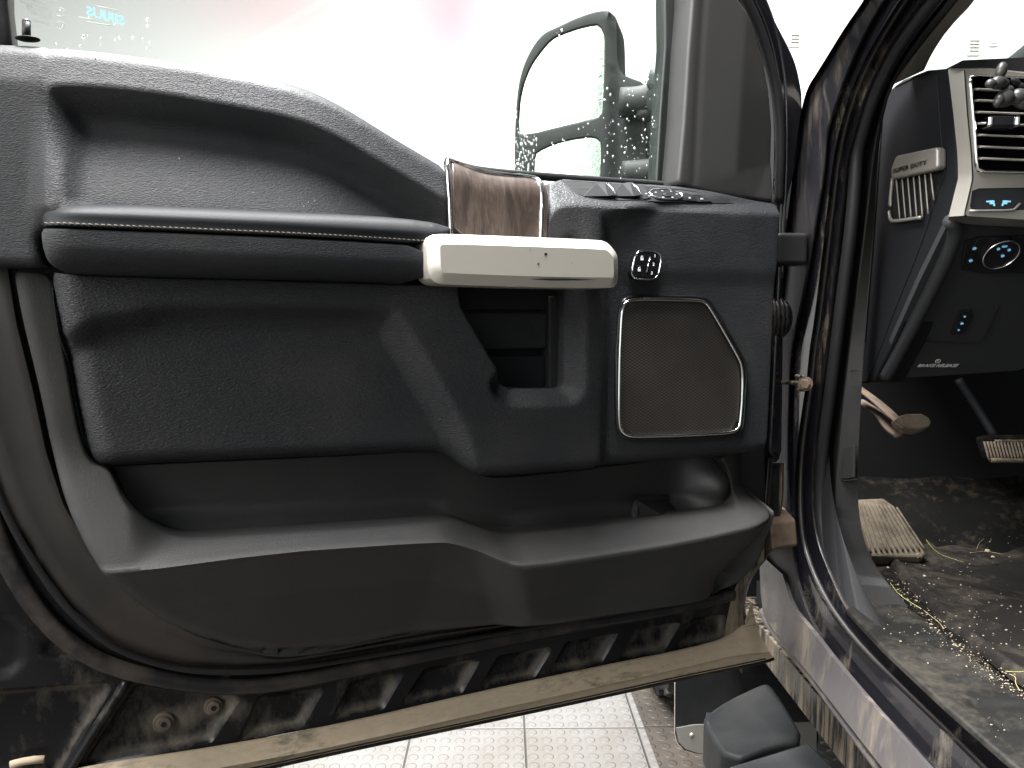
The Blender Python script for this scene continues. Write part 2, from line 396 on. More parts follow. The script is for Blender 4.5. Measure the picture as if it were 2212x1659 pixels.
# speaker grille: rows of punched holes
m, nt, b = newmat('punched_metal_grille'); M['grille'] = m
v = coords(nt, (1, 1, 1)); sp = N(nt, 'ShaderNodeSeparateXYZ'); nt.links.new(v, sp.inputs[0])
def mth(op, a, b2=None, c=None):
    n = N(nt, 'ShaderNodeMath', operation=op)
    for i, s in enumerate((a, b2, c)):
        if s is None: continue
        if isinstance(s, (int, float)): n.inputs[i].default_value = s
        else: nt.links.new(s, n.inputs[i])
    return n.outputs[0]
K = 2 * math.pi / .0076
s1 = mth('SINE', mth('MULTIPLY', mth('MULTIPLY_ADD', sp.outputs['Z'], 1.732, sp.outputs['X']), K)); s2 = mth('SINE', mth('MULTIPLY', mth('MULTIPLY_ADD', sp.outputs['Z'], -1.732, sp.outputs['X']), K))
hh = mth('ADD', s1, s2); f = ramp(nt, mth('MULTIPLY_ADD', hh, .25, .5), .40, .56)
cm = N(nt, 'ShaderNodeMix', data_type='RGBA'); cm.inputs[6].default_value = (.002, .002, .002, 1); cm.inputs[7].default_value = (.046, .039, .034, 1); nt.links.new(f, cm.inputs[0])
v9 = coords(nt); n9 = N(nt, 'ShaderNodeTexNoise', i_Scale=9., i_Detail=3.); nt.links.new(v9, n9.inputs['Vector'])
c9 = N(nt, 'ShaderNodeMix', data_type='RGBA', blend_type='MULTIPLY'); c9.inputs[0].default_value = 1.; nt.links.new(cm.outputs[2], c9.inputs[6]); nt.links.new(ramp(nt, n9.outputs[0], .3, .6, (.45, .45, .45, 1), (1, 1, 1, 1)), c9.inputs[7])
nt.links.new(c9.outputs[2], b.inputs['Base Color']); b.inputs['Roughness'].default_value = .5
# window glass
m, nt, b = newmat('side_glass'); M['glass'] = m
nt.nodes.remove(b); out = nt.nodes['Material Output']
tr = N(nt, 'ShaderNodeBsdfTransparent'); tr.inputs[0].default_value = (.955, .985, .965, 1)
gl = N(nt, 'ShaderNodeBsdfGlossy'); gl.inputs['Roughness'].default_value = .02; lw = N(nt, 'ShaderNodeLayerWeight'); lw.inputs['Blend'].default_value = .5; p4 = N(nt, 'ShaderNodeMath', operation='POWER'); p4.inputs[1].default_value = 5.; nt.links.new(lw.outputs['Facing'], p4.inputs[0]); fr = N(nt, 'ShaderNodeMath', operation='MULTIPLY_ADD'); fr.inputs[1].default_value = .9; fr.inputs[2].default_value = .035; nt.links.new(p4.outputs[0], fr.inputs[0])
df = N(nt, 'ShaderNodeBsdfTranslucent'); df.inputs[0].default_value = (.80, .95, .88, 1)
m1 = N(nt, 'ShaderNodeMixShader'); m1.inputs[0].default_value = .0015; nt.links.new(tr.outputs[0], m1.inputs[1]); nt.links.new(df.outputs[0], m1.inputs[2])
m2 = N(nt, 'ShaderNodeMixShader'); nt.links.new(fr.outputs[0], m2.inputs[0]); nt.links.new(m1.outputs[0], m2.inputs[1]); nt.links.new(gl.outputs[0], m2.inputs[2]); nt.links.new(m2.outputs[0], out.inputs['Surface'])
m, nt, b = newmat('water'); M['water'] = m
b.inputs['Transmission Weight'].default_value = 1.; b.inputs['IOR'].default_value = 1.33; b.inputs['Roughness'].default_value = .02; b.inputs['Base Color'].default_value = (1, 1, 1, 1)
# mirror glass with a wet film
m, nt, b = newmat('wet_mirror_glass'); M['mirror'] = m
b.inputs['Metallic'].default_value = .9; b.inputs['Roughness'].default_value = .12; b.inputs['Base Color'].default_value = (.30, .345, .31, 1)
v = coords(nt, (30, 30, 90)); n1 = N(nt, 'ShaderNodeTexNoise', i_Scale=2., i_Detail=5.); nt.links.new(v, n1.inputs['Vector'])
bp = N(nt, 'ShaderNodeBump', i_Strength=.10, i_Distance=.002); nt.links.new(n1.outputs[0], bp.inputs['Height']); nt.links.new(bp.outputs[0], b.inputs['Normal'])
# floor tiles with raised coins
m, nt, b = newmat('coin_floor_tiles'); M['floor'] = m
v = coords(nt); TS = .317; PI_ = TS / 8
sc = N(nt, 'ShaderNodeVectorMath', operation='SCALE'); sc.inputs['Scale'].default_value = 1 / PI_; nt.links.new(v, sc.inputs[0])
fr_ = N(nt, 'ShaderNodeVectorMath', operation='FRACTION'); nt.links.new(sc.outputs[0], fr_.inputs[0]); sp = N(nt, 'ShaderNodeSeparateXYZ'); nt.links.new(fr_.outputs[0], sp.inputs[0])
dx = mth('SUBTRACT', sp.outputs[0], .5); dy = mth('SUBTRACT', sp.outputs[1], .5); rr_ = mth('SQRT', mth('ADD', mth('MULTIPLY', dx, dx), mth('MULTIPLY', dy, dy)))
coin = ramp(nt, rr_, .30, .36, (1, 1, 1, 1), (0, 0, 0, 1))
s2 = N(nt, 'ShaderNodeVectorMath', operation='SCALE'); s2.inputs['Scale'].default_value = 1 / TS; nt.links.new(v, s2.inputs[0])
f2 = N(nt, 'ShaderNodeVectorMath', operation='FRACTION'); nt.links.new(s2.outputs[0], f2.inputs[0]); q = N(nt, 'ShaderNodeSeparateXYZ'); nt.links.new(f2.outputs[0], q.inputs[0])
ed = mth('MINIMUM', mth('MINIMUM', q.outputs[0], mth('SUBTRACT', 1, q.outputs[0])), mth('MINIMUM', q.outputs[1], mth('SUBTRACT', 1, q.outputs[1])))
seam = ramp(nt, ed, .004, .010)
n5 = N(nt, 'ShaderNodeTexNoise', i_Scale=3., i_Detail=8., i_Roughness=.65); nt.links.new(v, n5.inputs['Vector'])
cc = ramp(nt, n5.outputs[0], .35, .7, (.125, .124, .12, 1), (.085, .077, .066, 1))
cm = N(nt, 'ShaderNodeMix', data_type='RGBA', blend_type='MULTIPLY'); cm.inputs[0].default_value = .75; nt.links.new(cc, cm.inputs[6]); nt.links.new(seam, cm.inputs[7]); nt.links.new(cm.outputs[2], b.inputs['Base Color'])
ht = mth('ADD', coin, mth('MULTIPLY', seam, 1.0)); bp = N(nt, 'ShaderNodeBump', i_Strength=1., i_Distance=.0026); nt.links.new(ht, bp.inputs['Height']); nt.links.new(bp.outputs[0], b.inputs['Normal']); b.inputs['Roughness'].default_value = .42
# painted wall with faint pink patches
m, nt, b = newmat('white_wall_panel'); M['wall'] = m
v = coords(nt); n6 = N(nt, 'ShaderNodeTexNoise', i_Scale=1.2, i_Detail=1.); nt.links.new(v, n6.inputs['Vector']); sp = N(nt, 'ShaderNodeSeparateXYZ'); nt.links.new(v, sp.inputs[0])
def patch(x0, z0, rx, rz):
    a = mth('MULTIPLY', mth('SUBTRACT', sp.outputs['X'], x0), 1 / rx); c = mth('MULTIPLY', mth('SUBTRACT', sp.outputs['Z'], z0), 1 / rz)
    return mth('POWER', 2.718, mth('MULTIPLY', mth('ADD', mth('MULTIPLY', a, a), mth('MULTIPLY', c, c)), -1))
pA = onY(975, 60, 5.2); pB = onY(600, 20, 5.2); pf = mth('MINIMUM', mth('ADD', patch(pA[0], pA[2], .34, .60), mth('MULTIPLY', patch(pB[0], pB[2], .62, .26), .45)), 1)
pf = mth('MULTIPLY', pf, mth('MULTIPLY_ADD', n6.outputs[0], .5, .7))
nt.links.new(ramp(nt, pf, 0., 1., (.37, .37, .366, 1), (.368, .195, .225, 1)), b.inputs['Base Color']); b.inputs['Roughness'].default_value = .6
m, nt, b = newmat('rear_wall'); M['rear'] = m
b.inputs['Base Color'].default_value = (.8, .82, .8, 1); b.inputs['Roughness'].default_value = .6
M['dado'] = plain('pale_green_panel', (.55, .63, .56), .5)

# ================================================================ setting
def quad(name, pts, mat, kind='structure'):
    o = mk(name, pts, [(0, 1, 2, 3)], mat, None, False); o['kind'] = kind; return o
def slab(name, c, sx, sy, sz, mat, kind='structure', label=None, cat=None):
    V, F = box(c, sx, sy, sz); o = mk(name, V, F, mat, None, False)
    if kind: o['kind'] = kind
    if label: tag(o, label, cat)
    return o
seam_x = (hit(2095, 1540, (0, 0, 0), DZ))
fl = quad('floor', [(-8, -7, 0), (8, -7, 0), (8, 6, 0), (-8, 6, 0)], M['floor'])
sx_ = onZ(2095 / 1.8517, 2850 / 1.8517, 0.)
ox = sx_[0] % .317; oy = sx_[1] % .317
fl.location.x += 0; fl.data.transform(Matrix.Translation((-fl.location.x * 0, 0, 0)))
# shift the tile grid so that a seam passes where the photo shows one
off = Vector((sx_[0], 2.05, 0)); fl.data.transform(Matrix.Translation(fl.location - off)); fl.location = off
M['dfloor'] = M['floor'].copy()
for n_ in M['dfloor'].node_tree.nodes:
    if n_.type == 'VALTORGB' and n_.color_ramp.elements[0].color[0] > .12 and n_.color_ramp.elements[0].color[0] < .13:
        n_.color_ramp.elements[0].color = (.02, .018, .016, 1); n_.color_ramp.elements[1].color = (.06, .05, .04, 1)
_p = [onZ(x, y, .004) for x, y in ((1362, 1440), (1372, 1490), (1432, 1700))]
_a = onZ(1365, 1500, .004); _b = onZ(1425, 1659, .004); _d = (_b - _a) / np.linalg.norm(_b - _a)
q_ = quad('dark_floor_tiles', [tuple(_b + _d * 1.2), (2.4, .6, .004), (2.4, 3.4, .004), tuple(_a - _d * .8)], M['dfloor'])  # muddy tiles beside and under the truck
bounce_cut_ = quad('dark_floor_tiles', [(-2.6, -3.0, .006), (2.4, -3.0, .006), (2.4, 1.62, .006), (-2.6, 1.62, .006)], M['dfloor'])  # unseen dark floor, added to cut light bouncing up onto the door
off2 = Vector((sx_[0], 2.05, 0)); q_.data.transform(Matrix.Translation(q_.location - off2)); q_.location = off2; bounce_cut_.data.transform(Matrix.Translation(bounce_cut_.location - off2)); bounce_cut_.location = off2
WY = 5.2
slab('bay_wall', (0, WY + .1, 1.9), 16, .2, 3.8, M['wall'], None, 'bright white painted wall panels behind the open truck door', 'wall')
slab('rear_bay_wall', (0, -7.1, 1.9), 16, .2, 3.8, M['rear'], None, 'white wall of the wash bay behind the photographer', 'wall')
slab('side_bay_wall', (-4.6, -1., 1.9), .2, 12, 3.8, M['rear'], None, 'white side wall of the wash bay to the left of the truck', 'wall')
slab('rear_wall_dado', (0, -6.98, .55), 15.8, .03, 1.1, M['dado'], None, 'pale green panelling along the foot of the rear wall', 'wall panelling')
def wall_vent(px, py, w, h, n, label):
    c = onY(px, py, WY - .012); r_ = root('wall_vent', tuple(c), 0, label, 'wall vent')
    s = WY / FV; W, H = w * s, h * s
    V, F = join(box(c + [0, 0, H / 2], W, .024, .012), box(c - [0, 0, H / 2], W, .024, .012), box(c - [W / 2, 0, 0], .012, .0236, H), box(c + [W / 2, 0, 0], .012, .0236, H))
    fr = mk('frame', V, F, M['vent'], r_, False)
    sl = [box(c + [0, -.002, H / 2 - H * (i + .5) / n], W * .9, .02, H / n * .35, [(1, 0, 0), (0, .85, .5), (0, -.5, .85)]) for i in range(n)]
    V, F = join(*sl); mk('louvres', V, F, M['vent2'], r_, False)
M['vent'] = plain('vent_white', (.60, .60, .57), .5); M['vent2'] = plain('vent_tan', (.50, .49, .44), .5)
wall_vent(1717, 85, 22, 28, 4, 'small cream louvred vent on the wall, seen between the open door and the windscreen pillar')
wall_vent(2104, 100, 26, 34, 5, 'pale green louvred vent on the wall, seen through the windscreen')
wall_vent(2147, 94, 18, 8, 2, 'small flat pale vent on the wall, right of the louvred vent seen through the windscreen')

# ================================================================ the open door
door = root('truck_door', (DO[0], DO[1], 0), AD, 'open black pickup truck door with dark grey trim, wood inlay and silver pull handle', 'truck door')

# ---- window glass and the frame round it
def Wp(px, py, w): u, z = D(px, py, w); return DW(u, z, w)
gw = -.045
V, F = prism([Wp(-60, -260, gw), Wp(-60, 160, gw), Wp(500, 250, gw), Wp(1000, 420, gw), Wp(1490, 430, gw), Wp(1510, -260, gw)], -DN * .004)
glass = fixn(mk('window_glass', V, F, M['glass'], door, False))
sculpt('window_frame', [(-60, -260), (14, -260), (15, 0), (25, 84), (25, 130), (-60, 120)], M['seal'], door, w0=-.025, r=.006, depth=.03, res=.02, smooth=0, label='dark rear window frame post')
def fx(P):
    e = px2d([(1437, -260), (1436, 0), (1425, 250), (1418, 400)], -.03, 0, False); return -.004 * ss(dist_poly(e, P, False) - .022, .004) + .006 * ss(dist_poly(e, P, False) - .03, .004)
M['chan'] = dirty('glass_run_channel', (.003, .0065, .0058), (.018, .026, .023), .45, .8, 20, .4, .8, (1, 1, .2))
sculpt('window_channel', [(1439, -260), (1436, 0), (1437, 100), (1426, 250), (1418, 388), (1420, 408), (1500, 415), (1510, 300), (1520, 0), (1525, -260)], M['chan'], door, w0=-.03, h=fx, r=.004, depth=.02, res=.005, smooth=0)
# belt strip under the glass
bs = [Wp(px, py, -.03) for px, py in [(962, 347), (990, 358), (1040, 371), (1180, 382), (1300, 391), (1440, 399), (1500, 410)]]
V, F = tube(bs, .006, 8); mk('belt_seal', V, F, M['seal'], door)

# ---- upper trim
scoopP = px2d([(97, 215), (98, 190), (125, 178), (300, 190), (500, 224), (640, 252), (720, 285), (820, 345), (900, 392), (1000, 452), (1040, 600), (97, 600)], .05, 2)
crest = px2d([(-80, 90), (97, 178), (300, 190), (500, 224), (640, 252), (720, 285), (820, 345), (900, 392), (1000, 452)], .05, 2, False)
def h_up(P):
    s = sdf(scoopP, P); d = np.maximum(s, 0)
    o = np.argsort(crest[:, 0]); zc = np.interp(P[:, 0], crest[o, 0], crest[o, 1]); uL = D(97, 300, .05)[0]; zL = D(97, 178, .05)[1]
    lf = P[:, 0] < uL
    et = np.where(lf, np.maximum(P[:, 1] - zL, 0), np.maximum(-s, 0)); el = np.where(lf, uL - P[:, 0], 0)
    out = .052 - .34 * et - .22 * el - 3.0 * np.maximum(et - .030, 0) ** 1.2
    d2 = zc - P[:, 1]
    inn = .052 - .022 * s01(d / .040) + .040 * s01((d2 - .022) / .125)
    t = ss(s, .008 + .024 * ss(uL + .02 - P[:, 0], .03) * ss(zL - .02 - P[:, 1], .03))
    return out * (1 - t) + inn * t
upper = sculpt('upper_trim', [(-160, 72, .02), (0, 80, .02), (100, 91, .02), (200, 104, .02), (400, 133, .02), (560, 156, .02), (640, 174, .02), (700, 200, .025), (760, 232, .03), (850, 283, .04), (920, 320, .045), (962, 343, .045), (969, 349, .045), (974, 360), (976, 400), (977, 500), (978, 520), (700, 500), (140, 480), (84, 500), (84, 560), (100, 577), (8, 574), (-160, 570)],
       M['leather'], door, w0=0, h=h_up, r=.010, rz=.010, depth=.03, res=.0055, wmap=.05, feats=[(np.vstack([scoopP, scoopP[:1]]), (-.004, -.002, 0, .002, .004, .009, .015))])

# ---- armrest
pad_o = [(83, 487), (86, 462), (97, 441), (118, 434), (200, 434), (500, 446), (800, 461), (925, 474), (968, 484), (982, 494), (960, 505), (927, 510), (925, 529), (700, 514), (400, 501), (200, 493), (120, 489)]
padtop = px2d([(90, 440), (200, 432), (500, 444), (800, 459), (925, 470), (980, 485)], .09, 1, False)
padbot = px2d([(60, 487), (120, 489), (200, 493), (400, 501), (700, 514), (960, 532)], .09, 1, False)
padL = px2d([(84, 430), (83, 540)], .09, 0, False)
def rnd(d, r): t = np.clip(1 - d / r, 0, 1); return 1 - np.sqrt(np.maximum(1 - t * t, 0))
def h_pad(P): return -.030 * rnd(dist_poly(padtop, P, False), .026) - .02 * rnd(dist_poly(padL, P, False), .03) - .004 * ss(.004 - np.abs(dist_poly(padbot, P, False) - .0058), .004) * .5
pad = sculpt('armrest_pad', pad_o, M['pad'], door, w0=.098, h=h_pad, r=.003, depth=.07, res=.0035, wmap=.09)
sv = []
st_pts = [D(px, py, .098) for px, py in [(90, 481), (120, 482), (200, 486), (400, 494), (700, 507), (920, 521)]]
st_c = resample(np.array(chaikin(st_pts, 2, False)), step=.0055)
for i in range(len(st_c) - 1):
    a, b_ = st_c[i], st_c[i + 1]; m_ = (a + b_) / 2; c = DW(m_[0], m_[1] + .0006, .0985 + h_pad(m_[None])[0])
    t = (DU * (b_ - a)[0] + DZ * ((b_ - a)[1] - .0012)); t /= np.linalg.norm(t)
    sv.append(blob(c, .0024, .0006, .0007, [t, DN, np.cross(t, DN)], 6, 4))
V, F = join(*sv); mk('stitching', V, F, M['stitch'], pad)
alow = px2d([(60, 588), (140, 591), (400, 599), (700, 606), (960, 616)], .09, 1, False)
def h_al(P): return -.034 * rnd(dist_poly(alow, P, False), .030) - .02 * rnd(dist_poly(padL, P, False), .028)
sculpt('armrest_side', [(83, 492), (120, 493), (200, 497), (400, 505), (700, 518), (935, 533), (935, 613), (700, 604), (400, 597), (150, 589), (118, 580), (98, 560), (87, 525)], M['leather'], door, w0=.096, h=h_al, r=.003, depth=.06, res=.005, wmap=.09)

# ---- middle panel: insert, pull cup surround, switch deck, speaker area
insP = px2d([(40, 664), (830, 662), (868, 692), (965, 860), (1015, 955), (1030, 1100), (40, 1100)], .06, 2)
botL = px2d([(150, 1022), (230, 1020), (400, 1011), (700, 998), (940, 986), (985, 1000), (1010, 1022), (1050, 1036), (1200, 1024), (1400, 1006), (1640, 987), (1720, 978)], .045, 1, False)
leftL = px2d([(104, 580), (120, 670), (140, 780), (165, 920), (190, 1015)], .05, 1, False)
deckF = px2d([(1150, 520), (1195, 450), (1230, 441), (1290, 446), (1450, 452), (1600, 456), (1760, 460), (1760, 200), (1150, 200)], .06, 1)
spk = px2d([(1292, 560), (1300, 700), (1290, 980), (1290, 1100), (1800, 1100), (1800, 400), (1292, 440)], .05, 1)
cupP = [(984, 560), (986, 655), (1005, 692), (1062, 786), (1085, 826), (1104, 842), (1170, 843), (1222, 842), (1228, 834), (1229, 560)]
cupE = px2d([(1085, 830), (1104, 843), (1222, 843), (1229, 834), (1229, 540)], .05, 0, False)
step1 = px2d([(1235, 430), (1255, 470), (1255, 560), (1240, 600), (1900, 600), (1900, 300), (1235, 300)], .05, 1)
def h_mid(P):
    w = np.full(len(P), .060)
    w -= .026 * ss(sdf(insP, P) - .008, .030)
    w -= .013 * ss(sdf(spk, P) - .006, .022)
    w += .003 * ss(sdf(step1, P), .03)
    w -= .034 * rnd(dist_poly(botL, P, False), .022)
    w -= .030 * rnd(dist_poly(leftL, P, False), .028)
    ce = dist_poly(cupE, P, False); w -= .026 * np.clip(1 - ce / .021, 0, 1)
    dk = sdf(deckF, P); k = np.maximum(dk + .003, 0); w -= 1.25 * k * k / (k + .004)
    return w
midO = [(104, 586), (150, 594), (400, 601), (700, 609), (925, 617), (978, 612), (1100, 590), (1168, 560), (1174, 500), (1180, 430, .035), (1186, 386, .005), (1300, 394, .005), (1440, 402, .005), (1500, 411, .005), (1560, 425, .01), (1600, 433, .01), (1668, 442, .02), (1681, 458, .045), (1680, 560), (1673, 700), (1664, 900), (1660, 965), (1650, 981),
        (1400, 1003, .03), (1200, 1021, .03), (1080, 1032, .03), (1040, 1030, .03), (1005, 1012, .03), (978, 990, .03), (945, 982, .03), (700, 995, .03), (400, 1008, .03), (230, 1017, .03), (202, 1012, .03), (185, 988, .03), (165, 920, .03), (140, 780, .03), (120, 670, .03)]
mid = sculpt('door_panel', midO, M['insert'], door, w0=0, h=h_mid, r=.003, depth=.03, res=.0052, holes=[cupP], wmap=.05, feats=[(insP[:int(len(insP) * .72)], (-.009, -.004, 0, .004, .009, .016, .023)), (deckF[:-8], (-.004, -.002, 0, .002, .005))])
def midpt(px, py, lift=0.):                      # point of the middle panel's surface seen at (px, py)
    for w in np.arange(.09, -.04, -.0008):
        q = D(px, py, w)
        if w <= h_mid(q[None])[0]: return DW(q[0], q[1], w + lift)
    return DW(q[0], q[1], lift)
# pull cup interior
def dbox(pts, w, depth, mat, name, parent, bev=.0015, smooth=False, label=None):
    V, F = prism([Wp(x, y, w) for x, y in pts], -DN * depth, 0); o = fixn(mk(name, V, F, mat, parent, smooth, 30, label))
    if bev: bevel(o, bev)
    return o
cup = dbox([(965, 580), (965, 870), (1260, 870), (1260, 580)], -.012, .006, M['matte'], 'pull_cup', door, 0)
dbox([(975, 600), (990, 668), (1188, 668), (1190, 600)], .012, .02, M['dark'], 'cup_ledge', cup)
dbox([(990, 672), (1040, 756), (1181, 752), (1184, 676)], .010, .02, M['step'], 'cup_step', cup, .003)
dbox([(1040, 768), (1080, 860), (1176, 860), (1180, 768)], .004, .014, M['pad'], 'cup_step', cup, .002)
dbox([(1187, 640), (1187, 860), (1224, 860), (1224, 640)], .018, .03, M['step'], 'cup_side', cup, .002)
# pull handle
hs = [(925, 524), (928, 512), (940, 504), (1000, 505), (1150, 511), (1300, 517), (1318, 522), (1338, 545), (1341, 560), (1341, 606), (1336, 619), (1320, 622), (1150, 620), (960, 614), (945, 611), (928, 595)]
def h_hand(P):
    return 0 * P[:, 0]
handle = sculpt('pull_handle', hs, M['satin'], door, w0=.122, r=.0125, rz=.011, chamfer=True, depth=.05, res=.006, wmap=.118, sharp=25)
hb = px2d([(1160, 600), (1200, 599.5), (1260, 600), (1300, 601.5), (1260, 603.5), (1200, 604), (1160, 601.5)], .1225, 0)
V, F = prism([DW(p[0], p[1], .1212) for p in hb], -DN * .0002); 
def decal(pts, w, mat, name, parent, th=.0004):
    V, F = prism([Wp(x, y, w) for x, y in pts], -DN * th); return fixn(mk(name, V, F, mat, parent, False))
decal([(1142, 603.0), (1175, 601.4), (1230, 601.6), (1287, 604.4), (1250, 605.8), (1190, 606)], .1228, M['dark'], 'scrape_mark', handle)
for (x, y, r_) in [(1179, 549, 3.0), (1163, 570, 2.0), (1236, 568, .8), (1145, 540, .8)]:
    decal([(x + r_ * math.cos(k * .785), y + r_ * math.sin(k * .785)) for k in range(8)], .1226, M['dark'], 'paint_chip', handle)
# wood inlay with chrome surround
wood_o = [(968, 346), (990, 355), (1030, 368), (1080, 376), (1140, 381), (1164, 385), (1171, 395), (1172, 440), (1169, 540), (968, 540)]
wtop = px2d([(950, 335), (990, 355), (1030, 368), (1080, 376), (1140, 381), (1200, 388)], .04, 1, False)
def h_wood(P): d = dist_poly(wtop, P, False); return -.026 * rnd(d, .036)
inlay = sculpt('wood_inlay', wood_o, M['wood'], door, w0=.063, h=h_wood, r=.002, depth=.03, res=.005, wmap=.045)
def woodpt(px, py, lift=0):
    for w in np.arange(.08, .0, -.0008):
        q = D(px, py, w)
        if w <= .063 + h_wood(q[None])[0]: return DW(q[0], q[1], w + lift)
    return DW(q[0], q[1], w + lift)
cp = [(973, 530), (971, 470), (968, 400), (965, 352), (968, 345), (985, 352), (1030, 368), (1080, 377), (1140, 382), (1160, 386), (1168, 396), (1170, 430), (1168, 480), (1166, 530)]
V, F = tube([woodpt(x, y, .002) for x, y in cp], .0027, 8, step=.005); mk('chrome_surround', V, F, M['chrome'], inlay)

# ---- lower trim with map pocket
low_o = [(14, 580), (60, 583), (101, 587), (112, 670), (133, 780), (157, 920), (176, 988), (196, 1013), (228, 1018), (243, 1040), (262, 1080), (300, 1124), (340, 1153), (385, 1166), (450, 1163), (600, 1151), (800, 1138), (960, 1127), (985, 1127), (1015, 1136), (1075, 1155), (1130, 1158), (1250, 1146), (1470, 1117), (1580, 1101), (1603, 1088), (1611, 1060), (1602, 1024), (1577, 990),
         (1640, 985), (1652, 986), (1656, 1040), (1656, 1092), (1647, 1136), (1627, 1188), (1603, 1220), (1569, 1256), (1524, 1280), (1456, 1290), (1276, 1313), (1180, 1334), (1139, 1338), (1054, 1340), (1000, 1344), (934, 1354), (756, 1389), (680, 1401), (615, 1406), (564, 1403), (478, 1383), (393, 1352), (325, 1314), (260, 1263), (205, 1205), (164, 1143), (137, 1092), (116, 1036), (99, 977), (89, 933), (72, 848), (51, 762), (34, 694), (20, 625)]
_W = {(1652, 986): .035, (1656, 1040): .04, (1656, 1092): .035, (1647, 1136): .03, (1627, 1188): .018, (1603, 1220): .010, (1569, 1256): .008, (1524, 1280): .008, (1456, 1290): .010, (1276, 1313): .014, (1180, 1334): .014, (1139, 1338): .014, (1054, 1340): .010, (1000, 1344): .004, (934, 1354): .0, (756, 1389): -.004, (680, 1401): -.004, (615, 1406): -.004, (564, 1403): -.003, (478, 1383): .0, (393, 1352): .010, (325, 1314): .025, (260, 1263): .045}
low_o = [p + (_W[p],) if p in _W else p for p in low_o]
crestP = px2d([(-200, 1262), (250, 1236), (600, 1190), (800, 1176), (940, 1168), (970, 1169), (1020, 1182), (1085, 1206), (1130, 1208), (1300, 1184), (1470, 1157), (1640, 1118), (1800, 1080), (1800, 1700), (-200, 1700)], .07, 1)
facP = px2d([(1020, 1100), (1040, 1200), (1110, 1400), (2000, 1400), (2000, 1000)], .06, 0)
rimL = px2d([p if p[1] < 1250 or p[0] > 1600 else p + (.005,) for p in [(14, 580), (34, 694), (72, 848), (99, 977), (137, 1092), (205, 1205), (325, 1314), (478, 1383), (615, 1406), (756, 1389), (934, 1354), (1139, 1338), (1276, 1313), (1456, 1290), (1524, 1280), (1603, 1220), (1647, 1136), (1660, 1000)]], .04, 1, False)
rimR = px2d([(1664, 960), (1660, 1092), (1632, 1188), (1572, 1258)], .04, 1, False)
def h_low(P):
    s = sdf(crestP, P); e = np.maximum(-s, 0); d = np.maximum(s, 0)
    uL = D(330, 1150, .05)[0]; k = ss(P[:, 0] - uL, .05); up = .074 - (.45 + 1.25 * k) * e; up = .018 + np.logaddexp(0, (up - .022) / .005) * .005
    dn = .074 - .50 * d + .18 * np.maximum(d - .06, 0)
    t = ss(s, .007); w = up * (1 - t) + dn * t
    w += .022 * ss(sdf(facP, P) - .015, .055) * ss(s + .005, .03)
    w -= .040 * np.clip(1 - dist_poly(rimR, P, False) / .075, 0, 1) ** 2
    return w - .010 * rnd(dist_poly(rimL, P, False), .016)
lower = sculpt('lower_trim', low_o, M['plastic'], door, w0=0, h=h_low, r=.003, depth=.03, res=.0055, wmap=.045, feats=[(crestP[1:-3], (-.0035, -.0015, 0, .0015, .0035))])
# map pocket liner
def h_pk(P):
    c = D(1545, 1050, .0); g = np.exp(-(((P[:, 0] - c[0]) / .034) ** 2 + ((P[:, 1] - c[1]) / .042) ** 2))
    bt = px2d([(200, 1190), (600, 1165), (960, 1145), (1100, 1175), (1640, 1110)], .0, 0, False)
    return .045 * g + .03 * np.clip(1 - dist_poly(bt, P, False) / .035, 0, 1)
M['pocket'] = leather('scuffed_pocket_liner', (.010, .0105, .0105), .5, .2, 60, 60, .001, dust=.05)
pk = sculpt('map_pocket', [(205, 960), (1650, 940), (1655, 1140), (1100, 1190), (960, 1165), (380, 1200), (300, 1160), (215, 1030)], M['pocket'], door, w0=-.022, h=h_pk, r=0, depth=.004, res=.008, smooth=0)
dv = [Wp(1370, 1082, .028), Wp(1378, 1074, .022), Wp(1440, 1071, -.01), Wp(1474, 1116, .03), Wp(1474, 1135, .03), Wp(1372, 1140, .034)]
V, F = tube([Wp(1372, 1140, .02), Wp(1372, 1086, .018), Wp(1400, 1080, .0), Wp(1440, 1076, -.02)], .006, 8, cha=1); d1 = (V, F)
V2, F2 = prism([Wp(1374, 1079, .022), Wp(1436, 1074, -.018), Wp(1480, 1121, .0), Wp(1450, 1126, .026)], -DZ * .03)
V, F = join(d1, (V2, F2)); fixn(mk('pocket_divider', V, F, M['step'], pk, True, 40))

# ---- speaker grille
gp = [(1344, 668), (1350, 654), (1364, 647), (1400, 646), (1508, 648), (1524, 652), (1536, 668), (1596, 772), (1604, 794), (1604, 850), (1599, 915), (1594, 928), (1580, 935), (1480, 940), (1372, 943), (1352, 940), (1340, 928), (1337, 905), (1338, 780), (1342, 690)]
def shrink(P, k):
    c = np.mean(np.array(P), 0); out = []
    for p in P:
        v = np.array(p) - c; out.append(tuple(c + v * (1 - k / np.linalg.norm(v))))
    return out
GW = .0565
gr = sculpt('speaker_grille', shrink(gp, 3), M['grille'], door, w0=GW - .005, r=.004, rz=.003, depth=.006, res=.008)
V, F = tube([Wp(x, y, GW - .003) for x, y in gp], .0026, 8, closed=True, step=.006); mk('chrome_ring', V, F, M['chrome'], gr)
V, F = tube([Wp(x, y, GW - .0065) for x, y in shrink(gp, -7)], .0034, 8, closed=True, step=.006, ell=(1, .7)); mk('outer_bezel', V, F, M['piano'], gr)
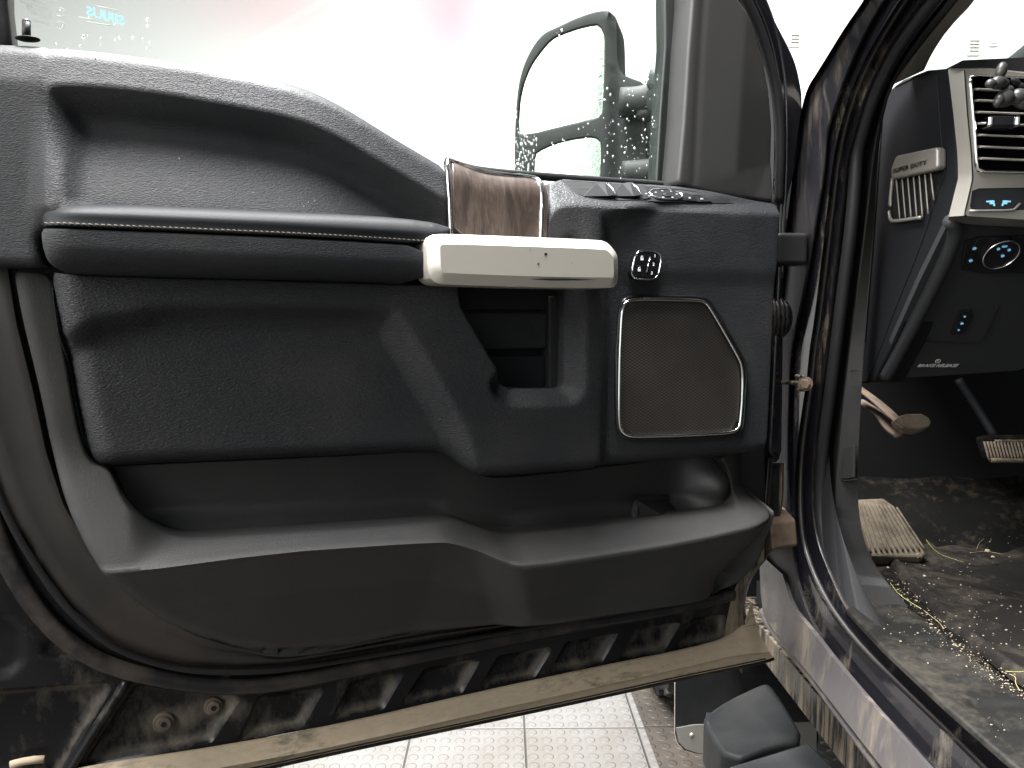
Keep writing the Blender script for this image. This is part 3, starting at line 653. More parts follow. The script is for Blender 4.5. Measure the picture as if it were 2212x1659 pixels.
# ---- lock and memory switch
sw = [(1384, 542), (1400, 541), (1418, 543), (1427, 550), (1428, 562), (1424, 588), (1418, 600), (1408, 604), (1384, 603), (1370, 601), (1364, 592), (1367, 574), (1372, 554), (1377, 545)]
SW = .060
lock = sculpt('lock_memory_switch', sw, M['piano'], door, w0=SW, r=.003, depth=.015, res=.004)
V, F = tube([Wp(x, y, SW - .0005) for x, y in sw], .0013, 8, closed=True, step=.003); mk('chrome_ring', V, F, M['chrome'], lock)
V, F = tube([Wp(1405, 555, SW + .0005), Wp(1401, 570, SW + .001), Wp(1397, 588, SW + .0005)], .0008, 6); mk('divider_bar', V, F, M['chrome'], lock)
tm = []
for s_, x, y in (('1', 1415, 553), ('2', 1412, 571), ('3', 1408, 590)): tm.append(textmesh(s_, Wp(x, y, SW + .0008), DU, DZ, .0042, ext=.0002, bold=.02))
for x, y in ((1387, 558), (1381, 582)):
    tm.append(box(Wp(x, y + 1.5, SW + .0007), .0044, .0004, .0034, [DU, DN, DZ]))
    tm.append(tube([Wp(x - 2, y - 1, SW + .0007), Wp(x - 2, y - 5, SW + .0007), Wp(x + 2, y - 5, SW + .0007), Wp(x + 2, y - 1, SW + .0007)], .0004, 5, cha=1, step=.002))
V, F = join(*tm); mk('switch_icons', V, F, M['white'], lock, False)
V, F = join(tube([Wp(1371, 574, SW + .0003), Wp(1400, 575, SW + .0003)], .0003, 4), tube([Wp(1403, 562, SW + .0003), Wp(1426, 562, SW + .0003)], .0003, 4), tube([Wp(1400, 581, SW + .0003), Wp(1423, 581, SW + .0003)], .0003, 4)); mk('button_gap', V, F, M['dark'], lock)
# ---- window switches on the sloping deck
def ring_on(pts, rad, mat, name, parent, closed=True, lift=.0005):
    V, F = tube([midpt(x, y, lift) for x, y in pts], rad, 6, closed=closed, cha=1, step=.003); return mk(name, V, F, mat, parent)
def dface(pts, lift, th, mat, name, parent, bev=.0008):
    P = [midpt(x, y, lift) for x, y in pts]; V, F = prism(P, -DN * th); o = fixn(mk(name, V, F, mat, parent, False)); 
    if bev: bevel(o, bev)
    return o
plate = dface([(1212, 389), (1300, 396), (1420, 404), (1500, 413), (1560, 427), (1585, 440), (1500, 436), (1400, 434), (1290, 430), (1250, 420), (1232, 408)], .0012, .004, M['step'], 'switch_plate', door, .0004)
for cx in (1290, 1345):                           # two rocker caps standing proud of their wells
    a = [midpt(cx - 34, 425, .002), midpt(cx - 6, 397, .004), midpt(cx + 6, 396, .016), midpt(cx + 38, 425, .010), midpt(cx + 20, 428, .004)]
    V, F = prism(a, -DN * .012); o = fixn(mk('window_rocker_switch', V, F, M['matte'], door, False)); bevel(o, .0025, 3)
    dface([(cx + 12, 398), (cx + 42, 401), (cx + 52, 418), (cx + 44, 424)], .003, .003, M['dark'], 'switch_well', o, 0)
    V, F = tube([midpt(cx + 8, 398, .013), midpt(cx + 26, 412, .012), midpt(cx + 36, 424, .008)], .0012, 6); mk('rocker_edge', V, F, M['chrome'], o)
mk_ = ring_on([(1436 + 36 * math.cos(t), 420 + 11 * math.sin(t) + 4 * math.cos(t)) for t in np.linspace(0, 6.28, 17)[:-1]], .0011, M['chrome'], 'mirror_control', door, lift=.003)
dface([(1436 + 33 * math.cos(t), 420 + 9.5 * math.sin(t) + 4 * math.cos(t)) for t in np.linspace(0, 6.28, 17)[:-1]], .003, .003, M['matte'], 'control_pad', mk_, 0)
dface([(1437 + 10 * math.cos(t), 421 + 3 * math.sin(t) + 1 * math.cos(t)) for t in np.linspace(0, 6.28, 13)[:-1]], .0045, .002, M['piano'], 'control_knob', mk_, 0)
V, F = join(*[box(midpt(x, y, .0035), .0028, .0006, .0014, [DU, DN, DZ]) for x, y in ((1414, 416), (1428, 413), (1447, 414), (1459, 420), (1450, 427), (1430, 427), (1400, 424))]); mk('control_icons', V, F, M['white'], mk_, False)
b1 = dface([(1383, 424), (1395, 410), (1404, 409), (1404, 428), (1388, 431)], .003, .003, M['matte'], 'fold_button', door)
V, F = box(midpt(1393, 419, .0035), .003, .0005, .002, [DU, DN, DZ]); mk('button_icon', V, F, M['white'], b1, False)
b2 = dface([(1460, 432), (1478, 416), (1498, 424), (1505, 436)], .003, .003, M['matte'], 'fold_button', door)
V, F = box(midpt(1487, 428, .0035), .003, .0005, .002, [DU, DN, DZ]); mk('button_icon', V, F, M['white'], b2, False)
b3 = dface([(1478 + 8, 420), (1508, 421), (1536, 436), (1505, 437)], .003, .003, M['dark'], 'lockout_button', door)
V, F = box(midpt(1513, 430, .0035), .004, .0005, .002, [DU, DN, DZ]); mk('button_icon', V, F, M['white'], b3, False)
ring_on([(1212, 389), (1300, 396), (1420, 404), (1500, 413), (1560, 427), (1585, 440), (1500, 437), (1400, 435), (1290, 431), (1250, 421), (1232, 409)], .0006, M['dark'], 'plate_gap', plate)
# ---- corner (sail) trim
sv_ = px2d([(1590, -260), (1592, 0), (1578, 200), (1563, 440), (1700, 470), (2000, 300), (2000, -260)], .0, 1)
gv = px2d([(1520, -260), (1506, 0), (1496, 150), (1484, 398)], .0, 1, False)
def h_sail(P):
    s = sdf(sv_, P); w = .026 - .13 * np.maximum(-s, 0) - .16 * np.maximum(s, 0)
    t = ss(s, .05); w = w * 1.
    w -= .0018 * np.exp(-(dist_poly(gv, P, False) / .0035) ** 2)
    return w
M['sailm'] = plain('smooth_grey_plastic', (.024, .0235, .0235), .48, bump=.3, bscale=700)
sail = sculpt('corner_trim', [(1508, -260), (1500, 0), (1492, 100), (1482, 260), (1470, 396), (1500, 406), (1540, 418), (1600, 429), (1667, 437), (1672, 378), (1674, 273), (1666, 194), (1650, 128), (1620, 45), (1593, 0), (1480, -260)][:-1] + [(1540, -80), (1520, -260)], M['sailm'], door, w0=0, h=h_sail, r=.005, depth=.04, res=.0055, smooth=0, wmap=.02)
# ---- black door frame edge beyond the corner trim, with its seals
fr_o = [(1560, -80), (1595, -6), (1621, 40), (1652, 125), (1668, 192), (1676, 273), (1674, 378), (1670, 436), (1684, 450), (1683, 560), (1676, 700), (1666, 900), (1662, 1000), (1690, 1000), (1692, 900), (1694, 700), (1694, 560), (1700, 440), (1716, 380), (1735, 300), (1735, 210), (1733, 191), (1723, 141), (1707, 103), (1679, 50), (1654, 0), (1610, -80)]
frm = sculpt('door_frame_edge', fr_o, M['paint'], door, w0=-.02, r=.005, depth=.03, res=.008, smooth=1)
for nm, pts, w, rd, mt in (('frame_seal', [(1585, -60), (1612, 0), (1640, 60), (1662, 130), (1678, 200), (1686, 280), (1684, 378), (1680, 440)], -.012, .008, 'seal'),
                           ('frame_ridge', [(1600, -60), (1630, 0), (1654, 52), (1672, 109), (1686, 190), (1692, 280), (1690, 378), (1688, 450), (1684, 560)], -.010, .0022, 'piano'),
                           ('frame_ridge', [(1640, -30), (1670, 43), (1686, 107), (1695, 164), (1700, 239), (1699, 378), (1693, 470), (1690, 600)], -.012, .0024, 'piano')):
    V, F = tube([Wp(x, y, w) for x, y in pts], rd, 8); mk(nm, V, F, M[mt], frm)

# ---- inner shell: pressed steel with pockets, screws and the caked flange
pockets = [[(560, 1497), (694, 1483), (650, 1560), (520, 1586)], [(757, 1467), (866, 1449), (821, 1524), (716, 1546)], [(915, 1441), (1030, 1419), (990, 1490), (866, 1515)], [(1072, 1413), (1186, 1394), (1146, 1457), (1034, 1478)],
           [(1219, 1385), (1326, 1363), (1289, 1427), (1183, 1447)], [(1367, 1357), (1461, 1341), (1426, 1400), (1331, 1418)], [(1492, 1333), (1559, 1323), (1555, 1377), (1458, 1394)],
           [(298, 1470), (516, 1499), (455, 1592), (185, 1645)], [(-60, 1490), (245, 1468), (120, 1680), (-60, 1680)]]
PK = [px2d([tuple(q) for q in resample(np.array(p, float), 8, closed=True)], -.04, 2) for p in pockets]
latchP = px2d([(95, 1378), (170, 1370), (176, 1412), (98, 1420)], -.03, 1); latch2 = px2d([(-60, 1340), (44, 1330), (48, 1455), (-60, 1462)], -.03, 1)
def h_sh(P):
    w = np.zeros(len(P))
    for p in PK: w -= .012 * ss(sdf(p, P) - .002, .007)
    w -= .006 * ss(sdf(latchP, P), .004); w -= .005 * ss(sdf(latch2, P), .004)
    return w + .0008 * np.sin(P[:, 0] * 31) * np.sin(P[:, 1] * 27)
sh_o = [(-160, 150), (100, 160), (560, 225), (760, 310), (930, 400), (1200, 430), (1600, 480), (1664, 560), (1668, 1000), (1668, 1120), (1640, 1200), (1606, 1250), (1592, 1300), (1604, 1345), (1612, 1380), (1485, 1404), (1310, 1438), (1037, 1496), (756, 1560), (523, 1605), (150, 1675), (-160, 1715)]
def dirt_rimlight_sh(P):
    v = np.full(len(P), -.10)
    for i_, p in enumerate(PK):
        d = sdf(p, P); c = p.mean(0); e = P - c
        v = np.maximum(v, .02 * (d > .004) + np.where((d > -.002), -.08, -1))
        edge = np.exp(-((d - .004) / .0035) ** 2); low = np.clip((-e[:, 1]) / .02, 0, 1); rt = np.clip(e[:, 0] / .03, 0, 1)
        v += .30 * edge * np.maximum(low, rt * .8) + (.03 if i_ >= 7 else .05) * (d > 0)  # low and right rims lightened as if lit; the rest is mud
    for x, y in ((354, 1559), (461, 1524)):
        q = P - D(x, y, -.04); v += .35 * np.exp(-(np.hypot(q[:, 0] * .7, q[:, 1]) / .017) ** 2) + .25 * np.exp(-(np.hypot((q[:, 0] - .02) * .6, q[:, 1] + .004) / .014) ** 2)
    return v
shell = sculpt('door_shell', sh_o, M['shell'], door, w0=-.030, h=h_sh, dirt=dirt_rimlight_sh, feats=[(np.vstack([p, p[:1]]), (-.003, 0, .003, .006)) for p in PK], r=.003, depth=.012, res=.0065, smooth=0)
def Wl(P, w): return [Wp(x, y, w) for x, y in P]
fl_top = [(-80, 1700), (180, 1655), (523, 1603), (756, 1558), (1037, 1493), (1310, 1435), (1485, 1401), (1575, 1375), (1612, 1340), (1622, 1300)]
fl_mid = [(-80, 1765), (180, 1712), (523, 1650), (756, 1606), (1037, 1540), (1310, 1480), (1485, 1440), (1600, 1413), (1650, 1410), (1662, 1408)]
fl_low = [(-80, 1785), (180, 1732), (523, 1668), (729, 1622), (1037, 1558), (1310, 1500), (1457, 1467), (1600, 1438), (1655, 1426), (1671, 1420)]
loft('door_flange', [Wl(fl_top, -.033), Wl(fl_top, -.026), Wl([(x, y + 4) for x, y in fl_top[:-2]] + [(1616, 1350), (1640, 1370)], -.022), Wl(fl_mid, -.006), Wl(fl_mid, -.010), Wl(fl_low, -.012), Wl(fl_low, -.03)], M['flange'], door, n=110, flip=False, sharp=35, cha=1)
V, F = tube(Wl([(x * .999, y - 3) for x, y in fl_low[:-1]], -.0105), .0009, 6); mk('flange_groove', V, F, M['dark'], door)
V, F = tube(Wl([(x, y + 3) for x, y in fl_low], -.018), .0028, 8); mk('flange_seal', V, F, M['rubber'], door)
# dirty vertical return of the shell next to the hinge side
loft('hinge_side_return', [Wl([(1662, 1000), (1660, 1100), (1640, 1190), (1590, 1260), (1575, 1310), (1566, 1360), (1560, 1385)], -.028), Wl([(1690, 1000), (1688, 1100), (1668, 1190), (1618, 1240), (1602, 1300), (1606, 1345), (1640, 1398)], -.024), Wl([(1694, 1000), (1692, 1100), (1672, 1190), (1624, 1245), (1608, 1300), (1614, 1345), (1668, 1418)], -.045)], M['paintrun'], door, n=40, flip=False)
for x, y, s in ((354, 1559, 1.), (461, 1524, .9)):
    c = Wp(x, y, -.040)
    V, F = join(tube([c - DN * .003, c + DN * .004], .0125 * s, 20, cha=0, n=2, nrm=DZ), tube([c + DN * .004, c + DN * .0075], .009 * s, 20, cha=0, n=2, nrm=DZ)); bl = fixn(mk('shell_screw', V, F, M['pedal'], shell, True, 30)); bevel(bl, .0012)
    V, F = tube([c + DN * .0073, c + DN * .0082], .0036, 6, cha=0, n=2, nrm=DZ); mk('screw_socket', V, F, M['dark'], bl, False)
V, F = tube(Wl([(22, 1652), (60, 1642), (95, 1640)], -.028), .0045, 8); mk('shell_rib', V, F, M['flange'], shell)
V, F = tube(Wl([(280, 1462), (215, 1560), (140, 1680)], -.031), .010, 10, ell=(1, .6)); mk('shell_rib', V, F, M['shell'], shell)
for x, y in ((100, 1340), (740, 1445)):
    V, F = blob(Wp(x, y, -.022), .003, .003, .003); mk('shell_rivet', V, F, M['dark'], shell)
# weatherstrips sweeping round the trim
def fatpath(P, w): return [Wp(x, y, w) for x, y in P]
ws0 = [(-40, 640), (-10, 800), (20, 930), (50, 1050), (95, 1150), (160, 1245), (260, 1330), (370, 1390), (480, 1424), (615, 1438), (756, 1418), (968, 1378), (1173, 1343), (1344, 1318), (1500, 1296), (1570, 1278), (1620, 1230), (1655, 1150), (1668, 1050), (1672, 980)]
wa = [(10, 540), (34, 694), (72, 848), (99, 977), (137, 1092), (205, 1205), (325, 1314), (478, 1385), (615, 1407), (756, 1390), (934, 1355), (1139, 1339), (1276, 1314), (1456, 1291), (1560, 1262), (1612, 1210), (1650, 1120), (1660, 990)]
wc_ = [(-110, 640), (-85, 800), (-45, 960), (6, 1090), (42, 1162), (98, 1248), (152, 1318), (236, 1386), (325, 1418), (412, 1437), (513, 1441), (620, 1435), (756, 1412), (968, 1376), (1173, 1340), (1344, 1311), (1485, 1292), (1590, 1262), (1640, 1205), (1664, 1110), (1670, 990)]
na, nc = resample(np.array(wa, float), n=120), resample(np.array(wc_, float), n=120)
def mixp(t): return [tuple(a * (1 - t) + b * t) for a, b in zip(na, nc)]
loft('weatherstrip', [[Wp(x, y, w) for x, y in mixp(t)] for t, w in ((-.06, -.020), (.0, -.012), (.15, -.011), (.38, -.016), (.6, -.013), (.8, -.013), (.95, -.016), (1.02, -.026))], M['wstrip'], door, n=220, cha=0, label='wide brown-grey rubber band round the lower trim')
ws1 = [(-60, 900), (-25, 1020), (12, 1109), (48, 1177), (103, 1263), (158, 1331), (243, 1400), (329, 1432), (412, 1450), (513, 1453), (620, 1447), (756, 1424), (968, 1388), (1173, 1351), (1344, 1321), (1485, 1300), (1560, 1284)]
V, F = tube(fatpath(ws1, -.012), .0038, 8); mk('seal_lip', V, F, M['seal'], door)
ws2 = [(-60, 1000), (-10, 1150), (20, 1226), (70, 1310), (140, 1385), (230, 1440), (376, 1474), (470, 1484), (581, 1482), (756, 1448), (968, 1405), (1173, 1362), (1344, 1335), (1500, 1306), (1585, 1284)]
V, F = tube(fatpath(ws2, -.022), .0105, 12, ell=(1, .6), nrm=DN); mk('weatherstrip', V, F, M['rubber'], door)
# lock knob
V, F = join(tube([Wp(58, 88, .012), Wp(57, 70, .012), Wp(57, 47, .012)], lambda t: .0042, 12, cha=0), blob(Wp(57, 47, .012), .0042, .0042, .003)); kb = mk('lock_knob', V, F, M['seal'], door)
V, F = blob(Wp(60, 84, .012), .0125, .009, .0022); mk('knob_collar', V, F, M['matte'], kb)
# markings on the glass, read from outside so mirrored here
gd = np.array(DU) * .985 - DZ * .16
rows = [('AS2', 70, 1, .0022), ('43R-00051', 85, 6, .0020), ('TEMPERED SAFETY GLASS', 78, 12, .0018), ('E000001 4W', 84, 20, .0034), ('M75 AS2 DOT 57', 84, 27, .0022), ('TRANSP 70 MIN', 90, 34, .0020), ('43R-001', 95, 40, .0022), ('E000001', 88, 48, .0036), ('T-2', 84, 55, .0016)]
tm = [textmesh(s_, Wp(x, y, gw + .001), gd, DZ, h_, True, .0001) for s_, x, y, h_ in rows]
tm += [tube([Wp(130 + r_ * 1.2 * math.cos(t), y + r_ * math.sin(t), gw + .001) for t in np.linspace(0, 6.28, 15)[:-1]], .00025, 4, closed=True, cha=0, step=.001) for y, r_ in ((26, 9), (54, 8))]
tm += [textmesh('E4', Wp(130, 26, gw + .001), gd, DZ, .004, True, .0001), textmesh('CCC', Wp(130, 54, gw + .001), gd, DZ, .0028, True, .0001)]
M['etch'] = plain('etched_marking', (.30, .33, .29), .8); M['teal'] = plain('teal_print', (.25, .62, .72), .6)
V, F = join(*tm); mk('etched_marking', V, F, M['etch'], glass, False)
V, F = textmesh('SIRIUS', Wp(228, 35, gw + .001), gd, DZ, .010, True, .0001, bold=.01); mk('printed_marking', V, F, M['teal'], glass, False)
V, F = join(*[tube([Wp(x, y, gw + .001), Wp(x2, y2, gw + .001)], .00035, 4, cha=0, n=2) for x, y, x2, y2 in ((210, 13, 255, 22), (170, 37, 205, 43), (185, 47, 247, 56))]); mk('fine_print_line', V, F, M['etch'], glass)
# rain drops on the glass
drops = []
for _ in range(330):
    t = RNG.random()
    if t < .22: x, y = RNG.uniform(1112, 1155), RNG.uniform(285, 372)
    elif t < .55: x, y = RNG.uniform(1115, 1430), RNG.uniform(250, 395)
    elif t < .8: x, y = RNG.uniform(1300, 1430), RNG.uniform(160, 395)
    elif t < .9: k = RNG.random(); x, y = 1113 + 110 * k ** 1.5 + RNG.normal(0, 5), 290 - 230 * k + RNG.normal(0, 6)
    else: x, y = RNG.uniform(120, 330), RNG.uniform(20, 120)
    r_ = .0006 + .0011 * RNG.random() ** 2
    drops.append(blob(Wp(x, y, gw + .0004), r_, r_ * .55, r_ * RNG.uniform(1, 1.7), [DU, DN, DZ], 7, 5))
V, F = join(*drops); o = mk('rain_drops', V, F, M['water'], glass); o['kind'] = 'stuff'
# ---- door mirror
door_axes = (DO, DU, DN)
mc = Wp(1290, 230, -.30)                          # the mirror head faces the driver, so it has axes of its own
DN = np.array([-.30, -.954, 0]); DN /= np.linalg.norm(DN); DU = np.array([-DN[1], DN[0], 0]); DO = np.array([mc[0], mc[1], 0]); mw = 0.
mh = [(1111, 430), (1111, 366), (1111, 292), (1115, 216), (1123, 163), (1137, 124), (1156, 91), (1177, 68), (1207, 56), (1245, 37), (1291, 22), (1308, 21), (1324, 25), (1331, 38), (1333, 152), (1360, 163), (1390, 174), (1393, 186), (1396, 250), (1396, 430)]
g1 = [(1118, 287), (1119, 229), (1127, 183), (1143, 142), (1164, 112), (1187, 85), (1212, 72), (1258, 56), (1306, 48), (1305, 165), (1301, 246), (1294, 254), (1232, 268), (1156, 286), (1122, 291)]
g1 = [(x + (3 if x < 1200 else 0), y + (2 if y < 80 else 0)) for x, y in g1]
g2 = [(1154, 440), (1154, 336), (1161, 328), (1194, 312), (1245, 299), (1297, 294), (1298, 340), (1293, 440)]
colP = px2d([(1318, -50), (1322, 200), (1320, 460), (1500, 460), (1500, -50)], mw, 0)
def h_mh(P): return -.012 * ss(sdf(colP, P), .01)
M['mhouse'] = plain('mirror_housing', (.012, .014, .014), .65, bump=.3, spec=.25)
mir = sculpt('side_mirror', mh, M['mhouse'], door, w0=mw, h=h_mh, r=.003, depth=.09, res=.012, holes=[g1, g2], smooth=1)
for nm, g, dd in (('mirror_glass', g1, .004), ('wide_angle_mirror', g2, .004)):
    V, F = prism(Wl(g, mw - dd), -DN * .003); fixn(mk(nm, V, F, M['mirror'], mir, False))
for nm, pts, w, rd, ell in (('mirror_arm', [(1340, 222), (1390, 220), (1432, 200), (1500, 190)], mw + .01, .022, (1.25, .8)), ('mirror_arm', [(1345, 376), (1395, 372), (1440, 366), (1500, 360)], mw + .01, .018, (1.3, .8))):
    V, F = tube(Wl(pts, w), rd, 14, ell=ell, nrm=DN); mk(nm, V, F, M['mhouse'], mir)
V, F = tube(Wl([(1432, 158), (1424, 190), (1426, 232), (1440, 250)], mw + .02), .024, 12); mk('arm_pivot', V, F, M['mhouse'], mir)
V, F = tube(Wl([(1380, 240), (1398, 246), (1408, 252)], mw + .01), .013, 12); mk('arm_pivot', V, F, M['mhouse'], mir)
DO, DU, DN = door_axes
# scuffs and dried splashes on the vinyl
sc = []
def uppt(px, py):
    for w in np.arange(.09, .0, -.0008):
        q = D(px, py, w)
        if w <= h_up(q[None])[0]: return DW(q[0], q[1], w + .0003)
for x, y, r_ in ((222, 404, 2.2), (546, 418, 2.4), (667, 436, 2), (681, 434, 1.6), (655, 446, 1.5), (608, 445, 1.4), (193, 386, 1.1), (205, 126, 1.3), (388, 343, 1.)):
    for _ in range(4):
        a = RNG.normal(0, r_ * .7, 2); sc.append(blob(uppt(x + a[0], y + a[1]), .0005 * RNG.uniform(.5, 1.6), .0002, .0007 * RNG.uniform(.5, 1.5), [DU, DN, DZ], 6, 4))
    V, F = join(*sc); sc = []; mk('dried_splash', V, F, M['grit'], upper)

# ================================================================ the truck body
truck = root('pickup_truck', (.5, 1.2, 0), 0, 'black pickup truck cab seen through its open driver doorway, muddy sill and dark dashboard', 'truck')
def cX(P, X): return [onX(x, y, X) for x, y in P]
def cXv(P, d=0.): return [onX(x, y, .574 + .040 * float(s01((y - 1130) / 190.)) + 0 * d) + np.array([d * .05, d * .45, 0]) for x, y in P]
K0 = [(1900, -60), (1867, 0), (1825, 59), (1789, 118), (1766, 155), (1742, 192), (1728, 250), (1712, 380), (1690, 560), (1672, 756), (1655, 900), (1645, 1050), (1640, 1195), (1646, 1311), (1661, 1352), (1747, 1452), (1829, 1560), (1920, 1680), (1985, 1760)]
K1 = [(1950, -60), (1905, 0), (1848, 107), (1821, 173), (1796, 246), (1783, 290), (1779, 340), (1776, 378), (1761, 474), (1743, 583), (1722, 686), (1704, 756), (1698, 900), (1698, 1000), (1701, 1092), (1709, 1160), (1716, 1229), (1729, 1283), (1753, 1345), (1801, 1427), (1866, 1499), (1969, 1605), (2070, 1720)]
K2 = [(2000, -60), (1955, 0), (1890, 107), (1855, 182), (1832, 251), (1816, 319), (1807, 378), (1796, 476), (1785, 572), (1770, 697), (1760, 756), (1755, 815), (1746, 874), (1734, 956), (1728, 1052), (1730, 1134), (1740, 1190), (1762, 1250), (1800, 1320), (1860, 1395), (1940, 1475), (2060, 1590), (2180, 1710)]
K3 = [(2040, -60), (1990, 0), (1920, 95), (1872, 190), (1848, 270), (1832, 330), (1824, 378), (1812, 500), (1799, 620), (1783, 756), (1769, 860), (1756, 984), (1752, 1092), (1764, 1171), (1798, 1258), (1830, 1324), (1905, 1406), (2037, 1532), (2184, 1655), (2250, 1710)]
K35 = [(2065, -60), (2015, 0), (1942, 95), (1892, 190), (1866, 270), (1850, 330), (1848, 378), (1838, 500), (1822, 620), (1805, 756), (1789, 880), (1775, 984), (1770, 1092), (1779, 1165), (1797, 1235), (1824, 1312)]
K4 = [(2090, -60), (2045, 0), (1965, 100), (1912, 190), (1892, 280), (1879, 378), (1866, 500), (1850, 620), (1832, 756), (1815, 900), (1799, 1075), (1806, 1170), (1818, 1245), (1836, 1318)]
K5 = [(2120, -60), (2070, 0), (1985, 105), (1925, 185), (1902, 280), (1893, 400), (1889, 487), (1879, 600), (1866, 756), (1861, 850), (1855, 950), (1852, 1075), (1863, 1160), (1893, 1229), (1962, 1310)]
loft('door_pillar', [cX(K0, .47), cX(K0, .482), cX([(a[0] * .5 + b[0] * .5 - 4, a[1] * .5 + b[1] * .5) for a, b in zip(resample(K0, n=24), resample(K1, n=24))], .479), cX(K1, .487), cX([(x + 5, y) for x, y in K1], .490)], M['pillar'], truck, n=160, flip=False)
loft('pillar_flange', [cX([(x + 3, y) for x, y in K1], .488), cX([(x + 9, y) for x, y in K1], .497), cX([(x - 12, y) for x, y in K2], .500), cX(K2, .520), cX(K3, .522)], M['paint'], truck, n=160)
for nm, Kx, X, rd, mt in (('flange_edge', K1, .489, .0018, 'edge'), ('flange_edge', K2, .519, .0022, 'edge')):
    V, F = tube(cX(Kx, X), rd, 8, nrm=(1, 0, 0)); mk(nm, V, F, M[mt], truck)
V, F = tube(cX(K3, .528), .0055, 12, nrm=(1, 0, 0)); mk('door_seal_carrier', V, F, M['rubber'], truck)
V, F = tube(cX(K35, .538), .0095, 14, nrm=(1, 0, 0), ell=(1.15, 1)); mk('door_seal', V, F, M['seal'], truck, label='hollow black bulb seal round the doorway')
K3b = [(1830, 1310), (1860, 1345), (1925, 1404), (2057, 1520), (2204, 1640), (2270, 1700)]
V, F = tube(cX(K3b, .540), .008, 12, nrm=(1, 0, 0)); mk('sill_seal', V, F, M['rubber'], truck)
loft('doorway_backing', [cX(K3, .530), cX(K35, .555), cX(K4, .562)], M['dark'], truck, n=120, cha=1)
loft('kick_panel', [cX(K4, .575), cX(K4, .560), cX([(x + 4, y) for x, y in K4], .556), cXv([(x - 3, y) for x, y in K5], -.006), cXv(K5), cXv(K5, .12)], M['plastic'], truck, n=120, cha=1)
V, F = tube(cX([(1838, 801), (1850, 800), (1862, 801)], .560), .0008, 6); kp = mk('panel_seam', V, F, M['dark'], truck)
hatch = [onX(1822, 967, .563), onX(1850, 962, .566), onX(1848, 1032, .566), onX(1818, 1036, .563)]
V, F = prism(hatch, (-.004, 0, 0)); o = fixn(mk('fuse_cover', V, F, M['plastic'], truck, False)); bevel(o, .001)
V, F = tube([onX(1816, 1037, .561), onX(1832, 1039, .561), onX(1851, 1035, .563)], .0012, 6); mk('cover_edge', V, F, M['step'], o)
# rocker / sill below the doorway, pinch weld
rk0 = [(1640, 1195), (1644, 1311), (1661, 1352), (1747, 1454), (1829, 1560), (1914, 1670), (1990, 1760)]
V, F = tube(cX([(1646, 1320), (1664, 1358), (1747, 1454), (1829, 1566), (1914, 1680), (1990, 1770)], .478), .0075, 10, ell=(.8, 1)); mk('pinch_weld', V, F, M['rocker'], truck)
rk1 = [(1690, 1240), (1712, 1311), (1742, 1348), (1811, 1437), (1900, 1540), (2003, 1655), (2090, 1750)]
loft('rocker_panel', [cX(rk0, .479), cX(rk0, .470), cX(rk1, .477), cX([(x + 10, y) for x, y in rk1], .487)], M['rocker'], truck, n=80, cha=1, label='painted sill, tinted grey for floor reflection, with mud runs')
# fender inner / hinge area behind the door edge
V, F = box((.50, 1.62, .98), .26, .02, .5); mk('fender_inner', V, F, M['dark'], truck, False)
V, F = box((.56, 1.36, .86), .10, .5, .5); 
V, F = box((.505, 1.98, 1.08), .02, 1.2, .5); mk('front_fender', V, F, M['paint'], truck, False)
# check strap, bolt, hinge, wiring boot
def pY(x, y, Y): return onY(x, y, Y)
A, B_ = onX(1678, 826, .455), onX(1740, 829, .484)
V, F = join(tube([A, (A + B_) / 2 + np.array([0, 0, .001]), B_], .0035, 8, ell=(.6, 1)), tube([B_ + np.array([-.002, -.001, .010]), (A + B_) / 2 + np.array([.008, 0, .012])], .003, 6), tube([B_ + np.array([-.002, -.001, -.010]), (A + B_) / 2 + np.array([.012, 0, -.011])], .003, 6)); ck = mk('check_strap', V, F, M['paintrun'], truck)
ax_ = -(B_ - CAM) / np.linalg.norm(B_ - CAM); ax_ = np.array([-.5, -.86, 0])
V, F = tube([B_, B_ + ax_ * .010], .0085, 6, cha=0, n=2); bo = mk('strap_bolt', V, F, M['rust'], ck, False); bevel(bo, .0015)
V, F = tube([B_ - ax_ * .001, B_ + ax_ * .003], .0115, 16, cha=0, n=2); mk('bolt_washer', V, F, M['rust'], ck, True, 30)
hb_ = onX(1700, 540, .458); V, F = box(hb_, .05, .05, .05); hg = mk('door_hinge', V, F, M['dark'], truck, False); bevel(hg, .006, 3)
hb2 = onX(1640, 1140, .44); V, F = prism([onX(x, y, .440) for x, y in ((1618, 1140), (1640, 1096), (1664, 1130), (1668, 1188), (1612, 1190))], (.05, .02, 0)); o = fixn(mk('door_hinge', V, F, M['rust'], truck, False, label='lower door hinge caked with brown mud')); bevel(o, .004)
wb = []
for k, rr_ in enumerate((.030, .026, .030, .026)):
    c = onX(1682, 688, .452) + np.array([-.012 + k * .007, .0, 0]); wb.append(tube([c + np.array([math.cos(t) * 0, math.sin(t) * rr_ * .5, math.cos(t) * rr_]) for t in np.linspace(0, 6.28, 19)[:-1]], .0042, 8, closed=True, cha=0, step=.005))
wb.append(blob(onX(1680, 688, .452) + np.array([.004, 0, 0]), .02, .016, .032)); V, F = join(*wb); mk('wiring_boot', V, F, M['rubber'], truck)
V, F = tube([onX(1764, 200, .486), onX(1800, 160, .486)], .001, 4)
